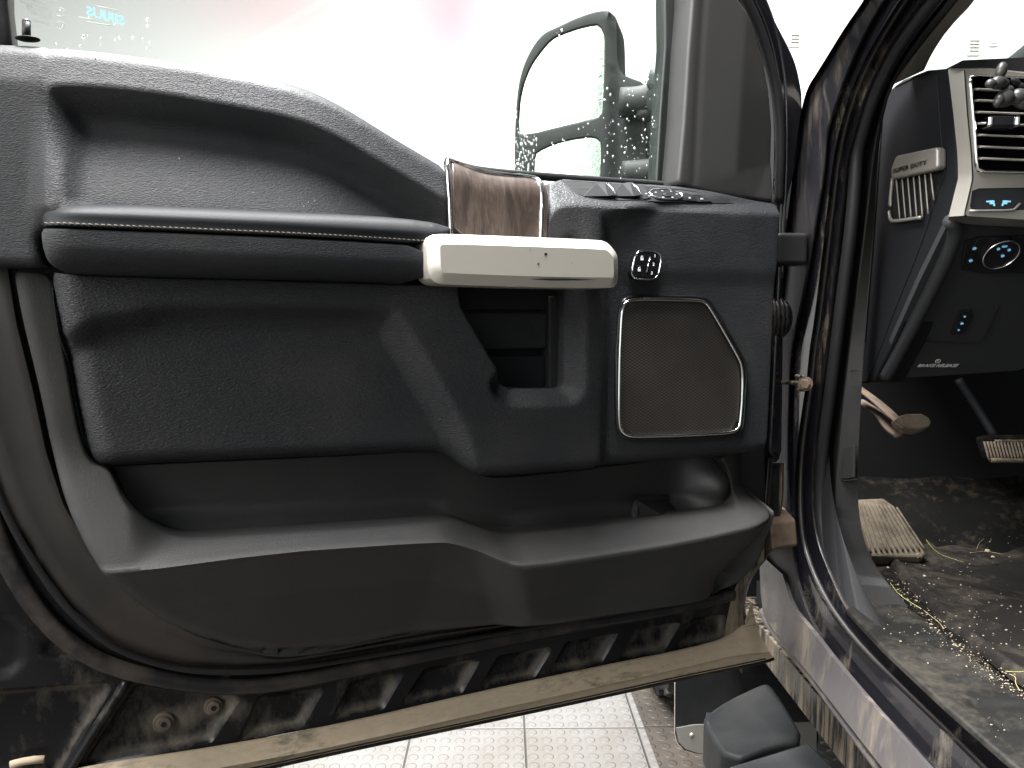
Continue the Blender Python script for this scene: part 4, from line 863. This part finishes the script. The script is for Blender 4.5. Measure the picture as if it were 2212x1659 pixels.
# sill scuff plate + floor
FZ = CAMZ - .435
sc_o = [(1825, 1312), (1845, 1306), (1950, 1302), (2037, 1362), (2110, 1425), (2215, 1495), (2400, 1620), (2400, 1760), (2290, 1730), (2190, 1655), (2040, 1524), (1905, 1398)]
def cZ(P, z): return [onZ(x, y, z) for x, y in P]
P3 = np.array(cZ(sc_o, FZ)); Q, Fq, sdq = sheet(resample(P3[:, :2], .02, closed=True), [], .007, .006)
zz = np.zeros(len(Q))
for i, (gx, gy) in enumerate(((1950, 1342), (1990, 1380), (2030, 1423), (2078, 1467), (2140, 1520), (2200, 1570))):
    c = onZ(gx, gy, FZ); e = Q - c[:2]; ln = np.clip(e[:, 0], -.02, .05)
    dd = np.hypot(e[:, 0] - ln, e[:, 1] * 1.0); wdt = .0065 * np.clip((.055 - e[:, 0]) / .05, .25, 1) * np.clip((e[:, 0] + .035) / .02, .2, 1)
    zz -= .006 * np.exp(-(dd / wdt) ** 2)
zz -= .006 * rnd(np.maximum(sdq(Q), 0), .006)
V = [(q[0], q[1], FZ + z) for q, z in zip(Q, zz)]
mk('scuff_plate', V, [tuple(int(i) for i in f) for f in Fq], M['scuff'], truck)
loft('sill_side', [cX(K3[13:], .525), cX(K3b, .553), [onZ(x, y, FZ - .002) for x, y in [(1825, 1316), (1905, 1400), (2040, 1526), (2190, 1657), (2290, 1732)]]], M['rubber'], truck, n=60, cha=1)
# carpet floor rising into a dark toe board
V, F = [], []
nx, ny = 60, 60
for j in range(ny):
    for i in range(nx):
        X = .575 + 1.0 * i / (nx - 1); Y = .55 + 1.25 * j / (ny - 1)
        z = FZ - .022 + .75 * max(0, Y - 1.42) ** 1.25 * .9 + .004 * math.sin(X * 37) * math.sin(Y * 29)
        V.append((X, Y, z))
for j in range(ny - 1):
    for i in range(nx - 1): a = j * nx + i; F.append((a, a + 1, a + nx + 1, a + nx))
mk('cab_carpet', V, F, M['carpet'], truck)
V, F = box((1.1, 1.85, 1.05), 1.2, .02, 1.1); mk('firewall', V, F, M['dark'], truck, False)
# dead pedal
dpY = onZ(1940, 1200, FZ)[1]; dpN = np.array([0, -math.sin(R(42)), math.cos(R(42))])
dp = [hit(x, y, (0, dpY, FZ + .004), dpN) for x, y in ((1846, 1078), (1908, 1075), (1932, 1092), (2001, 1196), (1992, 1204), (1882, 1201), (1864, 1150))]
V, F = prism(dp, (0, .02, -.03)); dpo = fixn(mk('dead_pedal', V, F, M['pedal2'], truck, False)); bevel(dpo, .004)
ribs = []
for k in range(11):
    t = k / 10; a = dp[0] * (1 - t) + dp[2] * t; b_ = dp[5] * (1 - t) + dp[3] * t
    a = a + (b_ - a) * .06; b_ = b_ - (b_ - a) * .06; ribs.append(tube([a + [0, -.001, .002], b_ + [0, -.001, .002]], .0022, 6, cha=0))
V, F = join(*ribs); mk('pedal_ribs', V, F, M['pedal2'], dpo)
# parking-brake pedal: lever and pad
def lev(P, Y, r_, ell): return tube([onY(x, y, Yy) for (x, y), Yy in zip(P, Y)], r_, 12, ell=ell)
V, F = join(lev([(1850, 835), (1895, 868), (1930, 900), (1955, 925)], [1.36, 1.32, 1.28, 1.26], .011, (1.0, .35)), lev([(1860, 868), (1900, 893), (1920, 925), (1942, 944)], [1.38, 1.33, 1.29, 1.27], .010, (1, .5)))
pb = mk('parking_brake_pedal', V, F, M['rust'], truck)
pp = [onY(x, y, 1.255) for x, y in ((1942, 898), (1960, 893), (1992, 893), (2008, 901), (2014, 913), (2008, 922), (1990, 926), (1965, 924), (1948, 915))]
V, F = prism(pp, (-.005, .02, -.014)); o = fixn(mk('pedal_pad', V, F, M['pedal'], pb, False)); bevel(o, .004, 3)
# brake pedal with ribs
bpx = [(2119, 944), (2135, 940), (2260, 938), (2270, 960), (2262, 998), (2160, 1000), (2138, 995), (2128, 975)]
pp = [onY(x, y, 1.36 - (y - 940) * .0004) for x, y in bpx]; V, F = prism(pp, (0, .02, -.004)); bpd = fixn(mk('brake_pedal', V, F, M['carpet'], truck, False)); bevel(bpd, .005, 3)
rb = [tube([onY(2126 + k * 7.2, 954, 1.352), onY(2137 + k * 7.2, 994, 1.336)], .0022, 6, cha=0) for k in range(18)]; rb.append(tube([onY(2150, 953, 1.353), onY(2262, 953, 1.353)], .003, 6, cha=0)); rb.append(tube([onY(2140, 994, 1.337), onY(2262, 996, 1.337)], .0045, 6, cha=0))
V, F = join(*rb); mk('pedal_ribs', V, F, M['pedal'], bpd)
V, F = tube([onY(2070, 820, 1.45), onY(2110, 880, 1.42), onY(2150, 945, 1.38)], .008, 8); mk('pedal_arm', V, F, M['matte'], bpd)

# ---- dashboard
DY = 1.0
dash = None
def dY(P, Y): return [onY(x, y, Y) for x, y in P]
# end panel (faces the door)
EX = .60
endp = [(1933, 185), (1950, 172), (2000, 152), (2045, 148), (2056, 200), (2064, 300), (2068, 382), (2052, 470), (1990, 600), (1930, 740), (1886, 826), (1850, 830), (1850, 700), (1860, 520), (1872, 400), (1884, 280), (1900, 215)]
V, F = prism([onX(x, y, EX) for x, y in endp], (.05, 0, 0)); dash = fixn(mk('dashboard', V, F, M['matte'], truck, False)); bevel(dash, .003)
def tubeX(P, X, r_, mat, name, parent, cha=1): V, F = tube(cX(P, X), r_, 6, cha=cha); return mk(name, V, F, mat, parent)
tubeX([(1935, 186), (1990, 160), (2018, 156), (2024, 165), (2026, 200), (2036, 330), (2042, 375), (2030, 400), (1990, 530), (1940, 650), (1895, 770), (1872, 826)], EX - .0005, .0009, M['dark'], 'panel_seam', dash)
tubeX([(1905, 265), (1898, 350), (1889, 487), (1868, 740)], EX - .001, .001, M['step'], 'panel_edge', dash)
# silver badge on the end panel
bx = EX - .004
bd = [(1931, 344), (1935, 336), (2008, 320), (2021, 318), (2024, 325), (2024, 362), (2019, 368), (1935, 386), (1924, 387), (1923, 365)]
V, F = prism(cX(bd, bx - .010), (.014, 0, 0), 0); badge = fixn(mk('badge_bar', V, F, M['bezel'], dash, False)); bevel(badge, .004, 3)
a = onX(1926, 372, bx - .0106); c_ = onX(2004, 351, bx - .0106); aw = c_ - a; aw /= np.linalg.norm(aw); mid_ = onX(1964, 361, bx - .0108)
up_ = np.cross(aw, np.cross(np.array([-1., 0, 0]), aw) * -1); upv = np.cross(np.array([-1., 0, 0]), aw)
upv = upv if upv[2] > 0 else -upv
V, F = textmesh('SUPER DUTY', mid_, aw, upv, .0062, ext=.0006, spacing=1.12)
xs = np.array([(np.array(v) - mid_) @ aw for v in V]); sc_ = np.linalg.norm(onX(2000, 352, bx) - onX(1928, 371, bx)) / (xs.max() - xs.min()) * .98
V = [mid_ + aw * ((np.array(v) - mid_) @ aw) * sc_ + upv * ((np.array(v) - mid_) @ upv) + np.array([-1, 0, 0]) * abs((np.array(v) - mid_)[0]) for v in V]
M['emb'] = plain('embossed_letters', (.62, .60, .55), .25, metal=.7); mk('embossed_letters', V, F, M['emb'], badge, False)
# side air grille under the badge
sg = [(1928, 386), (2020, 370), (2016, 405), (2000, 468), (1934, 478), (1921, 478)]
V, F = prism(cX([(1930, 388), (2021, 372), (2016, 408), (1994, 466), (1936, 475)], bx + .003), (.002, 0, 0)); sgo = fixn(mk('side_air_grille', V, F, M['dark'], dash, False))
slv = [tube(cX([(1936 + k * 12.4, 386 - k * 2.), (1944 + k * 12.2, 474 - k * 1.2 if k < 5 else 462 - (k - 5) * 30)], bx - .002), .0011, 6, cha=0) for k in range(7)]
V, F = join(*slv); mk('grille_slats', V, F, M['headliner'], sgo)
V, F = tube(cX([(1928, 384), (1923, 430), (1921, 474), (1930, 479), (1990, 470)], bx - .001), .0028, 8, cha=1); mk('grille_frame', V, F, M['bezel'], sgo)
# silver bezel facing the driver
bz = [(2045, 150), (2052, 146), (2130, 148), (2300, 168), (2300, 470), (2110, 470), (2098, 480), (2052, 472), (2050, 462), (2070, 395), (2066, 300), (2056, 200)]
inner = [(2078, 160), (2090, 158), (2200, 170), (2300, 178)]
bch = [(2048, 150), (2060, 250), (2068, 330), (2070, 384), (2056, 440), (2049, 468)]
bc2 = [(2082, 152), (2089, 250), (2097, 330), (2100, 386), (2088, 440), (2081, 466)]
DYF = DY - .016
loft('silver_bezel_edge', [dY(bch, DY + .03), dY(bch, DY + .002), dY(bc2, DYF), dY([(x + 3, y) for x, y in bc2], DYF)], M['bezel'], dash, n=24, cha=0, flip=False, sharp=25)
vh = [(2098, 166), (2110, 164), (2300, 172), (2300, 374), (2112, 372), (2105, 366)]       # vent opening
def ysheet(name, outline, holes, Y, mat, parent, res=.01, depth=.01):
    P = np.array([[q[0], q[2]] for q in dY(outline, Y)]); Hs = [np.array([[q[0], q[2]] for q in dY(h_, Y)]) for h_ in holes]
    Q, Fq, _ = sheet(P, Hs, res, .0)
    V = [(q[0], Y, q[1]) for q in Q]; F = [tuple(int(i) for i in f) for f in Fq]
    return mk(name, V, F, mat, parent, False)
sb = [(2100, 412), (2108, 407), (2300, 404), (2300, 452), (2094, 456)]
ysheet('silver_bezel', [(2082, 150), (2130, 149), (2300, 168), (2300, 480), (2081, 466), (2100, 386), (2097, 330), (2089, 250)], [vh, sb], DYF, M['bezel'], dash)
loft('bezel_underside', [dY([(2049, 468), (2081, 467), (2300, 480)], DYF), dY([(2049, 476), (2086, 484), (2300, 496)], DYF + .03)], M['bezel'], dash, n=12, cha=0)
V, F = prism(dY([(2048, 146), (2130, 146), (2300, 166), (2300, 120), (2080, 130)], DY + .06), (0, .25, .0)); dt = fixn(mk('dash_top', V, F, M['step'], dash, False))
V, F = box((1.40, 1.36, 1.31), 1.06, .46, .30); o = mk('dash_body', V, F, M['matte'], dash, False); bevel(o, .03, 4)
V, F = box((1.26, 1.42, CAMZ + .33), 1.28, .56, .05); mk('dash_cowl', V, F, M['matte'], dash, False)
loft('dash_top_edge', [dY([(2049, 150), (2082, 151), (2130, 149), (2300, 168)], DYF), dY([(2049, 148), (2082, 147), (2130, 146), (2300, 165)], DY + .06)], M['bezel'], dash, n=12, cha=0)
# vent
V, F = prism(dY([(x, y) for x, y in [(2085, 158), (2310, 160), (2310, 385), (2095, 385)]], DY + .05), (0, .01, 0)); vent = fixn(mk('air_vent', V, F, M['dark'], dash, False))
loft('vent_throat', [dY(vh + vh[:1], DYF), dY([(x, y) for x, y in vh + vh[:1]], DY + .05)], M['dark'], vent, n=40, cha=0, smooth=False)
V, F = tube(dY([(2095, 166), (2100, 161), (2130, 163), (2300, 172)], DYF - .0005), .0012, 6, cha=0); mk('vent_rim', V, F, M['chrome'], vent)
V, F = tube(dY([(2096, 168), (2106, 290), (2110, 362), (2116, 371), (2212, 373), (2300, 374)], DYF - .0005), .0022, 8, cha=0); mk('vent_rim', V, F, M['chrome'], vent)
M['slat'] = plain('vent_slat', (.22, .21, .19), .35)
for k, y in enumerate((193, 217, 242, 266, 291, 316, 341)):
    x0 = 2098 + (y - 166) * .052
    c0, c1 = onY(x0, y, DYF + .010), onY(2300, y + 8, DYF + .010); c = (c0 + c1) / 2
    V, F = box(c, np.linalg.norm(c1 - c0), .026, .0026, [(c1 - c0) / np.linalg.norm(c1 - c0), (0, .966, .26), (0, -.26, .966)])
    V2, F2 = tube([c0 + [0, -.0125, -.0033], c1 + [0, -.0125, -.0033]], .0013, 6, cha=0); V, F = join((V, F), (V2, F2)); mk('vent_slat', V, F, M['slat'], vent, False)
tb = onY(2158, 266, DYF - .004); V, F = box(tb, .030, .02, .014); tb_ = mk('vent_tab', V, F, M['piano'], vent, False); bevel(tb_, .003, 3)
for sx2 in (-.017, .017): V, F = box(tb + [sx2, -.003, 0], .006, .018, .013); o = mk('tab_cap', V, F, M['chrome'], vent, False); bevel(o, .002)
# mirror-fold buttons
V, F = prism(dY(sb, DYF + .003), (0, .01, 0)); mbt = fixn(mk('button_panel', V, F, M['piano'], dash, False))
V, F = tube(dY([(2094, 456), (2180, 455), (2196, 452), (2204, 440)], DYF), .0018, 6, cha=0); mk('button_trim', V, F, M['bezel'], mbt)
ic = []
for x, s in ((2143, 1), (2171, -1)):
    c = onY(x, 437, DYF + .0022); ic = [box(c, .0058, .0006, .0048), box(c + [-.0048 * s, 0, .001], .005, .0005, .0020), box(c + [.003 * s, 0, -.0032], .0020, .0005, .003)]
    V, F = join(*ic); mk('mirror_fold_icon', V, F, M['glow'], mbt, False)
# lower dash: plane leaning forward towards its foot
LP = onY(2050, 470, DY + .02); LQ = np.array([0, DY + .22, CAMZ - .10]); ld = LQ - np.array([0, LP[1], LP[2]]); LN = np.cross(np.array([1., 0, 0]), ld); LN /= np.linalg.norm(LN)
if LN[1] > 0: LN = -LN
def onL(x, y, lift=0.): return hit(x, y, LP + LN * lift, LN)
def lsheet(pts, name, mat, parent, lift=0., th=.01, bev=0.): V, F = prism([onL(x, y, lift) for x, y in pts], -LN * th); o = fixn(mk(name, V, F, mat, parent, False)); (bevel(o, bev) if bev else 0); return o
lsheet([(2050, 478), (2300, 486), (2300, 760), (2200, 800), (1980, 815), (1892, 818), (1990, 600)], 'knee_panel', M['knee'], dash)
V, F = tube([onL(x, y, .004) for x, y in ((2052, 474), (2062, 484), (2064, 505), (2050, 545), (2010, 630), (1950, 745), (1912, 815))], .010, 10); mk('knee_panel_edge', V, F, M['knee'], dash)
hl = lsheet([(2086, 522), (2120, 512), (2300, 510), (2300, 590), (2120, 590), (2076, 583)], 'headlamp_panel', M['piano'], dash, .003, .004, .001)
cK = onL(2163, 551, .016); rk = np.linalg.norm(onL(2127, 551, .016) - cK)
eu = np.array([1., 0, 0]); ev = np.cross(LN, eu)
V, F = tube([cK - LN * .012, cK], .0, 24, cha=0, n=2) if False else tube([cK - LN * .014, cK - LN * .001], rk * .97, 28, cha=0, n=2, nrm=eu); kn = mk('headlamp_knob', V, F, M['piano'], dash, True, 30)
V, F = tube([cK + eu * rk * math.cos(t) + ev * rk * math.sin(t) for t in np.linspace(0, 6.2832, 41)[:-1]], .0011, 8, closed=True, cha=0, step=.003); mk('knob_ring', V, F, M['chrome'], kn)
ic = []
def icon(x, y, lift, s):
    c = onL(x, y, lift); return [tube([c + eu * s * math.cos(t) + ev * s * math.sin(t) for t in np.linspace(0, 6.28, 9)[:-1]], s * .3, 5, closed=True, cha=0, step=s * .5), tube([c - eu * s, c + eu * s * 1.4], s * .25, 4, cha=0, n=2)]
for x, y, l_, s in ((2105, 537, .0045, .0020), (2097, 563, .0045, .0020), (2157, 538, .0165, .0017), (2180, 540, .0165, .0017), (2166, 553, .0165, .0018), (2196, 537, .0045, .0016)): ic.append(icon(x, y, l_, s))
ic.append([textmesh('OFF', onL(2170, 533, .0165), eu, ev * (1 if ev[2] > 0 else -1), .0028, ext=.0003)])
for q_i in ic: V, F = join(*q_i); mk('backlit_icon', V, F, M['glow'], hl, False)
ped = lsheet([(2075, 672), (2100, 670), (2102, 682), (2082, 722), (2054, 722), (2058, 710)], 'pedal_adjust_switch', M['piano'], dash, .003, .004, .001)
ic = []
for x, y, s in ((2084, 684, .0013), (2078, 699, .0018), (2071, 713, .0013)): ic.append(icon(x, y, .0045, s))
for q_i in ic: V, F = join(*q_i); mk('backlit_icon', V, F, M['glow'], ped, False)
V, F = tube([onL(x, y, .002) for x, y in ((1985, 736), (2030, 738), (2110, 738), (2122, 734), (2140, 700), (2155, 660))], .0009, 6, cha=1); mk('panel_seam', V, F, M['step'], dash)
V, F = textmesh('BRAKE RELEASE', onL(2025, 790, .002), eu, ev * (1 if ev[2] > 0 else -1), .0062, ext=.0002, shear=.25, bold=.01)
e_ = ev * (1 if ev[2] > 0 else -1)
xs = np.array([(np.array(v) - onL(2025, 790, .002)) @ eu for v in V]); k_ = np.linalg.norm(onL(2069, 790, .002) - onL(1982, 790, .002)) / (xs.max() - xs.min()); o0 = onL(2025, 790, .002); V = [o0 + (np.array(v) - o0) * k_ for v in V]
V2, F2 = join(tube([onL(2026, 780, .002) + eu * .004 * math.cos(t) + ev * .004 * math.sin(t) for t in np.linspace(0, 6.28, 13)[:-1]], .0005, 5, closed=True, cha=0, step=.002), textmesh('P', onL(2026, 780, .002), eu, e_, .004, ext=.0002))
M['label'] = plain('worn_white_print', (.42, .42, .42), .6); V, F = join((V, F), (V2, F2)); mk('brake_release_lettering', V, F, M['label'], dash, False)
# interior pillar trim and windscreen
pt1 = [(2090, -60), (2045, 0), (1965, 100), (1915, 185), (1932, 188)]
pin0 = [(2092, -60), (2046, 0), (1967, 100), (1922, 165), (1903, 195)]; pin1 = [(2140, -60), (2108, 0), (2050, 60), (2016, 110), (1996, 152)]
loft('pillar_trim', [cX(pin0, .566), cX(pin0, .572), cX([((a[0] + b[0]) / 2, (a[1] + b[1]) / 2) for a, b in zip(pin0, pin1)], .585), cX(pin1, .62), cX(pin1, .66)], M['headliner'], truck, n=40, cha=1, label='beige windscreen pillar cover')
V, F = tube([onY(2250, 90, 1.6), onY(2170, 165, 1.5), onY(2120, 200, 1.3)], .03, 10)
ws = [np.array(p) for p in ((.60, 1.62, 1.50), (1.75, 1.72, 1.50), (1.75, 1.0, 2.15), (.60, .92, 2.15))]
V, F = prism(ws, (0, .002, .003)); mk('windscreen', V, F, M['glass'], truck, False)
V, F = tube([onY(2300, 40, 1.55), onY(2212, 118, 1.45), (onY(2168, 152, 1.35))], .020, 10, ell=(1, .5)); mk('windscreen_wiper', V, F, M['step'], truck)
# cab roof, rear pillar and floor of the cab beyond the frame (keep the cab dark)
V, F = box((1.25, .2, 2.12), 1.4, 2.0, .05); mk('cab_roof', V, F, M['headliner'], truck, False)
V, F = box((1.95, .5, 1.4), .04, 2.6, 1.45); mk('far_door_blocker', V, F, M['matte'], truck, False)  # unseen; raised over its window opening to block light
V, F = box((.62, -.45, 1.35), .2, .5, 1.5); mk('rear_pillar', V, F, M['paint'], truck, False)
# ---- running board, mud flap, front wheel
RX0 = onX(1514, 1560, .375)
def pt(x, y, Y): return onY(x, y, Y)
top = [(1516, 1556), (1524, 1543), (1569, 1511), (1640, 1478), (1655, 1474), (1668, 1480), (1695, 1519), (1742, 1600), (1676, 1606), (1575, 1650)]
RZ = CAMZ - .735
tp = [onZ(x, y, RZ + (.0 if i not in (0, 9) else -.012)) for i, (x, y) in enumerate(top)]
tp = resample(np.array(chaikin(tp, 1)), .012, closed=True)
V, F = prism([tuple(p) for p in tp], (0, 0, -.085)); rbd = fixn(mk('running_board', V, F, M['step'], truck, True, 40)); bevel(rbd, .012, 4, 50)
st0 = [onZ(x, y, RZ - .010) for x, y in ((1573, 1652), (1680, 1604), (1744, 1598))]
e1, e2 = onZ(1573, 1655, RZ - .006), onZ(1746, 1602, RZ - .006)
V, F = prism([e1, e2, e2 + [.16, -.95, 0], e1 + [.0, -.95, 0]], (0, 0, -.07)); o = fixn(mk('step_tread', V, F, M['wet'], rbd, False)); bevel(o, .006)
FY = 1.78
mf = [(1458, 1200), (1458, 1585), (1462, 1604), (1478, 1620), (1505, 1628), (1560, 1632), (1760, 1632), (1768, 1600), (1768, 1200)]
V, F = prism(dY(mf, FY), (0, .008, 0)); flap = fixn(mk('mud_flap', V, F, M['step'], truck, False, label='black mud flap with a grey weight plate'))
gpz = [(1460, 1573), (1500, 1566), (1764, 1560), (1764, 1629), (1560, 1630), (1508, 1627), (1480, 1618), (1465, 1602)]
V, F = prism(dY(gpz, FY - .003), (0, .003, 0)); gpo = fixn(mk('weight_plate', V, F, M['grey'], flap, False))
V, F = blob(onY(1494, 1587, FY - .004), .005, .003, .005); mk('plate_rivet', V, F, M['satin'], gpo)
V, F = tube(dY([(1458, 1470), (1457.5, 1585), (1463, 1606), (1478, 1621)], FY - .001), .0012, 6, cha=0); mk('flap_edge', V, F, M['satin'], flap)
wc = np.array([.60, 2.36, .42]); prof = [(-.15, .30), (-.155, .38), (-.13, .415), (.13, .415), (.155, .38), (.15, .30)]
V, F = [], []; ns = 72
for k in range(ns):
    t = 2 * math.pi * k / ns
    for (x, r_) in prof:
        rr_ = r_ + (.008 if (k // 2) % 2 and r_ > .4 else 0); V.append(wc + np.array([x, math.cos(t) * rr_, math.sin(t) * rr_]))
for k in range(ns):
    for i in range(5): a = k * 6 + i; b_ = ((k + 1) % ns) * 6 + i; F.append((a, b_, b_ + 1, a + 1))
wh = mk('front_wheel', V, F, M['tyre'], truck, True, 30)
V, F = tube([wc + [-.12, 0, 0], wc + [.12, 0, 0]], .30, 36, cha=0, n=2); mk('rim', V, F, M['matte'], wh, True, 30)
blk = [box(wc + np.array([s * .095 + (k % 2) * .02, math.cos(2 * math.pi * k / 40) * .425, math.sin(2 * math.pi * k / 40) * .425]), .075, .040, .022, [(1, 0, 0), (0, -math.sin(2 * math.pi * k / 40), math.cos(2 * math.pi * k / 40)), (0, math.cos(2 * math.pi * k / 40), math.sin(2 * math.pi * k / 40))]) for k in range(40) for s in (-1, 0, 1)]
V, F = join(*blk); o = mk('tread_blocks', V, F, M['tyre'], wh, False); bevel(o, .004)
V, F = box((.72, 1.6, .50), .4, 1.2, .06); mk('chassis_rail', V, F, M['paintrun'], truck, False)
V, F = box((1.22, 2.3, .72), 1.36, 1.3, .74); mk('engine_bay', V, F, M['dark'], truck, False)
V, F = box((1.2, 0.3, .56), 1.3, 2.6, .05); mk('underbody', V, F, M['dark'], truck, False)

# ================================================================ floor mat, litter, hanging figure
MZ = FZ - .012
mo = [(2215, 1470), (2150, 1430), (2060, 1355), (1990, 1290), (1940, 1235), (1905, 1195), (2010, 1195), (1960, 1110), (2060, 1085), (2300, 1085), (2500, 1200), (2500, 1560), (2320, 1520)]
P3 = np.array(cZ(mo, MZ)); Q, Fq, sdq = sheet(np.array(chaikin(P3[:, :2], 2)), [], .012, .01)
zz = .003 * np.sin(Q[:, 0] * 60 + Q[:, 1] * 20) * .5 + .004 * np.sin(Q[:, 0] * 17 + 1) * np.sin(Q[:, 1] * 23) + .007 * np.exp(-((sdq(Q) - .012) / .007) ** 2) - .010 * rnd(np.maximum(sdq(Q), 0), .008)
V = [(q[0], q[1], MZ + z) for q, z in zip(Q, zz)]
mt = mk('floor_mat', V, [tuple(int(i) for i in f) for f in Fq], M['mat']); tag(mt, 'dirty black rubber floor mat with raised edge in the driver footwell', 'floor mat')
gr_ = []
for _ in range(620):
    t = RNG.random()
    if t < .5:
        k = RNG.random(); x, y = np.interp(k, [0, .3, .6, 1], [1925, 2010, 2090, 2212]) + RNG.normal(0, 10), np.interp(k, [0, .3, .6, 1], [1255, 1335, 1420, 1500]) + RNG.normal(0, 10)
    elif t < .85: x, y = RNG.uniform(1900, 2212), RNG.uniform(1130, 1400)
    else: x, y = RNG.uniform(1860, 2212), RNG.uniform(1260, 1600)
    if y > 1330 + (x - 1880) * 1.0 or y < 1200 and x < 2005: continue
    p = onZ(x, y, FZ + .001); s = .0004 + .0012 * RNG.random() ** 3
    gr_.append(blob(p, s * RNG.uniform(.8, 1.6), s, s * .7, None, 5, 3))
V, F = join(*gr_); o = mk('sand_grit', V, F, M['grit'], None, False); tag(o, 'pale sand and crumbs scattered over the sill and floor mat', 'grit', kind='stuff')
def stalk(px, r_, label, col='grass', z=None):
    P = [onZ(x, y, (FZ + .004)) for x, y in px]; V, F = tube(P, r_ * .45, 5, cha=2, step=.006); o = mk('grass_stalk', V, F, M[col]); tag(o, label, 'grass stalk', 'dry grass stalks on the truck floor')
M['green'] = plain('fresh_grass', (.26, .265, .07), .6)
stalk([(1923, 1259), (1940, 1283), (1965, 1300), (1990, 1315)], .0011, 'long yellow-green grass stalk lying where the sill meets the floor mat', 'green')
stalk([(1995, 1318), (2015, 1334), (2030, 1345), (2038, 1358)], .0008, 'thin curved stalk just below the end of the long yellow-green stalk')
stalk([(2000, 1165), (2020, 1192), (2050, 1205), (2082, 1214)], .0008, 'bent stalk lying just right of the dead pedal foot', 'green')
stalk([(2095, 1194), (2130, 1190), (2165, 1197)], .0008, 'pale flat stalk on the mat, below the brake pedal')
stalk([(2110, 1186), (2115, 1172), (2126, 1163)], .0006, 'short stalk standing up beside the flat one below the brake pedal')
stalk([(2172, 1450), (2200, 1452), (2216, 1450)], .0011, 'straight yellow-green stalk at the lower edge of the mat', 'green')
stalk([(2180, 1456), (2196, 1462), (2192, 1474), (2203, 1492)], .001, 'zigzag dry stalk hanging off the mat corner')
cs = []
for x, y, s in ((1978, 1190, .0055), (1981, 1197, .004), (2133, 1190, .005), (2145, 1203, .0035), (1997, 1244, .003), (1918, 1226, .0025)): cs.append(blob(onZ(x, y, FZ + .002), s, s, s * .6, None, 8, 5))
V, F = join(*cs); o = mk('mud_crumbs', V, F, M['grit'], None, False); tag(o, 'larger pale crumbs of dried mud beside the dead pedal and on the mat', 'mud crumbs', kind='stuff')
# hanging figure on the vent
M['foam'] = plain('dark_glossy_figure', (.03, .03, .029), .38, bump=.2)
c0 = onY(2180, 190, DYF - .035); fig = root('balloon_dog_figure', tuple(onY(2180, 225, DYF - .02)), 0, 'small dark grey balloon-animal figure clipped to the top of the air vent', 'ornament')
def fb(x, y, Y, rx, rz, rot=0.):
    x = 2176 + (x - 2176) * 1.15; y = 190 + (y - 190) * 1.15; rx *= 1.2; rz *= 1.2; c = onY(x, y, Y); s = DY / FV; a = R(rot); return blob(c, rx * s, min(rx, rz) * s * .9, rz * s, [(math.cos(a), 0, math.sin(a)), (0, 1, 0), (-math.sin(a), 0, math.cos(a))], 18, 12)
V, F = join(fb(2165, 157, DYF - .04, 9, 14, -12), fb(2158, 180, DYF - .04, 13, 11, 10), fb(2145, 182, DYF - .045, 9, 8), fb(2168, 183, DYF - .03, 10, 10), fb(2178, 195, DYF - .03, 9, 9)); mk('body', V, F, M['foam'], fig)
V, F = join(fb(2171, 210, DYF - .035, 16, 14, 20), fb(2160, 214, DYF - .04, 8, 12, -20)); mk('leg', V, F, M['foam'], fig)
V, F = join(fb(2197, 207, DYF - .03, 15, 14), fb(2206, 216, DYF - .03, 14, 12)); mk('leg', V, F, M['foam'], fig)
V, F = join(fb(2192, 178, DYF - .02, 10, 5, -30), fb(2206, 188, DYF - .02, 12, 5, -30)); mk('clip', V, F, M['step'], fig)
